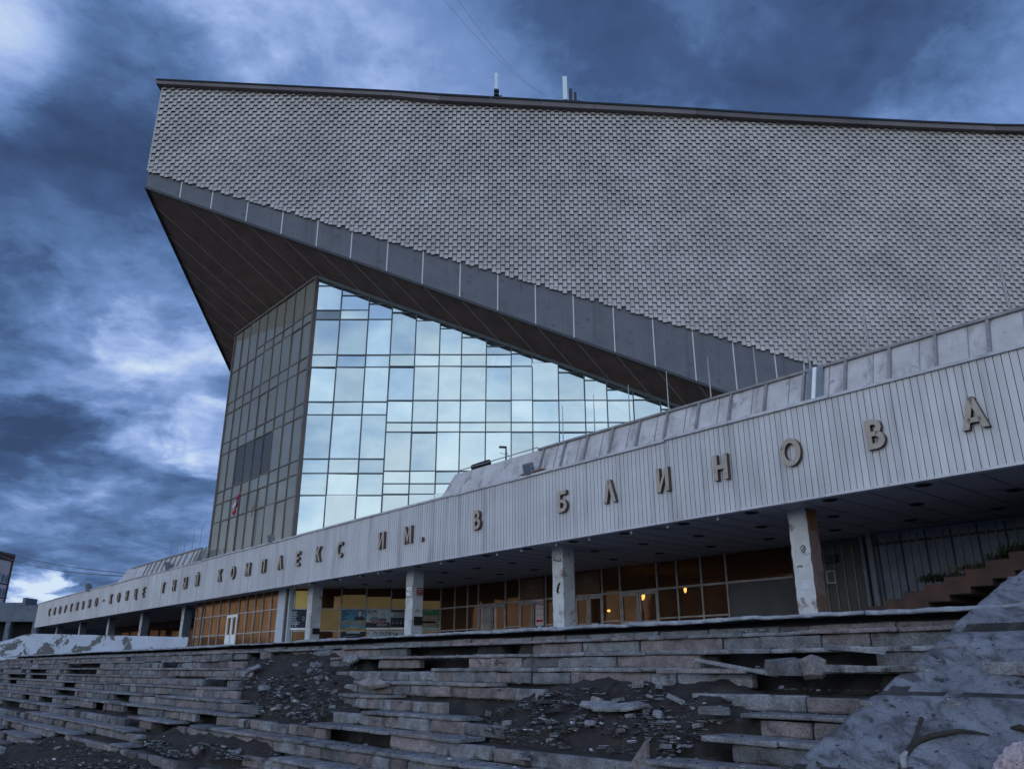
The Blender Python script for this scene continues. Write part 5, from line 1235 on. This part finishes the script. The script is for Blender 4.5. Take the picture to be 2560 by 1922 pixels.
# lamps glowing inside the foyer
def lamp(x, y, q, rx, rz, label):
    c = on_q(x, y, q); rx *= .8; rz *= .8; t = thing('foyer_lamp', c, label, 'lamp'); m = MB()
    m.tube([c + UP * rz * k for k in (-1, -.8, -.3, .3, .8, 1)], [rx * k for k in (.1, .6, 1, 1, .6, .1)], 10); m.build('glowing_globe', ['lamp'], t, smooth=True)
    m = MB(); m.tube([c + UP * rz, Vector((c.x, c.y, ZC))], .02, 6); m.build('stem', ['metal_dark'], t)
lamp(1606, 1489, QB + 2.0, .15, .24, 'bright oval yellow lamp glowing inside above the double door'); lamp(1522, 1526, QB + 4, .11, .08, 'small warm lamp glowing behind the narrow pane between two doors'); lamp(1713, 1473, QB + 3.5, .08, .20, 'slim orange lamp high behind the amber panes')
# ------------------------------------------------------------------ far buildings past the end of the pavilion
YA = 170.0; xr = x_at(36, YA + 9, on_y(36, 1371, YA).z); zt_ = on_y(36, 1371, YA).z
apt = thing('apartment_block', Vector((xr - 10, YA, -2.35)), 'tall panel apartment block with brown top edge past the end of the pavilion', 'apartment block')
m = MB(); m.bx(xr - 42, xr, YA, YA + 9, -2.35, zt_ - 1.6); m.build('wall', ['panel_pink'], apt)
m = MB(); m.bx(xr - 42.2, xr + .2, YA - .3, YA + 9.2, zt_ - 1.6, zt_); m.build('roof_band', ['brick_dark'], apt)
m = MB(); m.bx(xr - .5, xr + .12, YA - .1, YA + .7, -2.35, zt_ - 1.6); m.bx(xr - .5, xr + .12, YA + 8.5, YA + 9.1, -2.35, zt_ - 1.6); m.build('corner_strip', ['brick_dark'], apt)
fl_ = zt_ - 6.2; nf = 0
while fl_ > -1 and nf < 9:
    for y0, y1 in ((YA + .9, YA + 2.6), (YA + 3.2, YA + 5.6), (YA + 6.2, YA + 8.3)):
        m = MB(); m.bx(xr - .1, xr + .05, y0, y1, fl_, fl_ + 1.6); w_ = m.build('window', ['window_blue'], apt)
        m = MB(); m.bx(xr + .05, xr + .10, y0 - .08, y1 + .08, fl_ - .12, fl_); m.bx(xr + .05, xr + .10, (y0 + y1) / 2 - .06, (y0 + y1) / 2 + .06, fl_, fl_ + 1.6); m.build('frame', ['paper'], w_)
    m = MB(); m.bx(xr - .1, xr + .03, YA + .75, YA + 8.45, fl_ - .45, fl_ - .2); m.build('floor_line', ['brick_dark'], apt)
    fl_ -= 2.9; nf += 1
YH = 118.0; hx = lambda p, z: x_at(p, YH, z); Z_ = lambda y: on_y(60, y, YH).z
low = thing('grey_hall', Vector((hx(50, 4), YH, -2.35)), 'long low grey concrete hall behind the far tip of the fascia', 'building')
m = MB(); m.bx(hx(-120, 5), hx(110, 5), YH, YH + 20, Z_(1553), Z_(1512)); m.build('wall', ['grey_concrete'], low)
m = MB(); m.bx(hx(-120, 5), hx(110, 5), YH + 2.5, YH + 19, -2.35, Z_(1553)); m.build('recess', ['dark_hole'], low)
for p in (-60, 2, 70): m = MB(); m.bx(hx(p, 3), hx(p, 3) + .7, YH + .1, YH + .8, -2.35, Z_(1553)); m.build('pillar', ['grey_concrete'], low)
m = MB(); m.bx(hx(-60, 6), hx(14, 6), YH + 4, YH + 12, Z_(1512), Z_(1500)); m.bx(hx(14, 6), hx(22, 6), YH + 3, YH + 6, Z_(1512), Z_(1489)); m.bx(hx(72, 6), hx(84, 6), YH + 4, YH + 9, Z_(1512), Z_(1498)); m.build('roof_cabin', ['grey_concrete'], low)
def far_tree(px_, ytop, Y, seed, label):
    r = random.Random(seed); x = x_at(px_, Y, 8); zt2 = on_y(px_, ytop, Y).z
    t = thing('tree', Vector((x, Y, -2.35)), label, 'tree', 'trees on the skyline'); m = MB()
    m.tube([Vector((x, Y, -2.35)), Vector((x + .1, Y, (zt2 - 1.85) * .5)), Vector((x, Y, zt2 - 1))], [.3, .2, .06], 7)
    for k in range(7):
        a = r.uniform(0, 6.3); z = (zt2 + 1.85) * r.uniform(.4, .8) - 1.85; m.tube([Vector((x, Y, z)), Vector((x + math.cos(a) * 1.6, Y + math.sin(a) * 1.6, z + 1.3))], [.09, .03], 5)
    m.build('trunk', ['bark'], t); m = MB(); H = zt2 + 1.85
    for _ in range(700):
        a, rr_ = r.uniform(0, 6.3), r.random() ** .5; zz = r.uniform(.3, 1.0); R = 2.6 * (1 - abs(zz - .6) * 1.6) * rr_ * (1 + .3 * math.sin(a * 3 + zz * 9))
        c = Vector((x + math.cos(a) * R, Y + math.sin(a) * R, -2.35 + zz * H)); d = [Vector((r.uniform(-1, 1), r.uniform(-1, 1), r.uniform(-1, 1))).normalized() * r.uniform(.15, .34) for _ in range(3)]
        m.add([c + v for v in d], [(0, 1, 2)], 0, r.random())
    m.build('crown', ['leafy'], t)
for k, (p, y, Y) in enumerate([(34, 1506, 150), (47, 1509, 146), (58, 1506, 152), (66, 1510, 149), (88, 1508, 147)]): far_tree(p, y, Y, k, 'small dark tree showing over the roof of the grey hall')

# block across the forecourt, seen only as reflections in the entrance glass
opp = thing('apartment_block', Vector((-112, 0, -2.35)), 'five storey block across the forecourt mirrored in the entrance glass', 'apartment block')
m = MB(); m.bx(-124, -112, -46, 34, -2.35, 14.5); m.build('wall', ['panel_pink'], opp)
m = MB(); m.bx(-124.3, -111.7, -46.3, 34.3, 14.5, 15.6); m.build('roof_band', ['brick_dark'], opp)
r_ = random.Random(6)
for f_ in range(5):
    for k in range(18):
        m = MB(); y = -43 + k * 4.2; z = -.4 + f_ * 3; m.bx(-112.02, -111.92, y, y + 1.9, z, z + 1.6); m.build('window', ['lit_yellow' if r_.random() < .12 else 'window_blue'], opp)
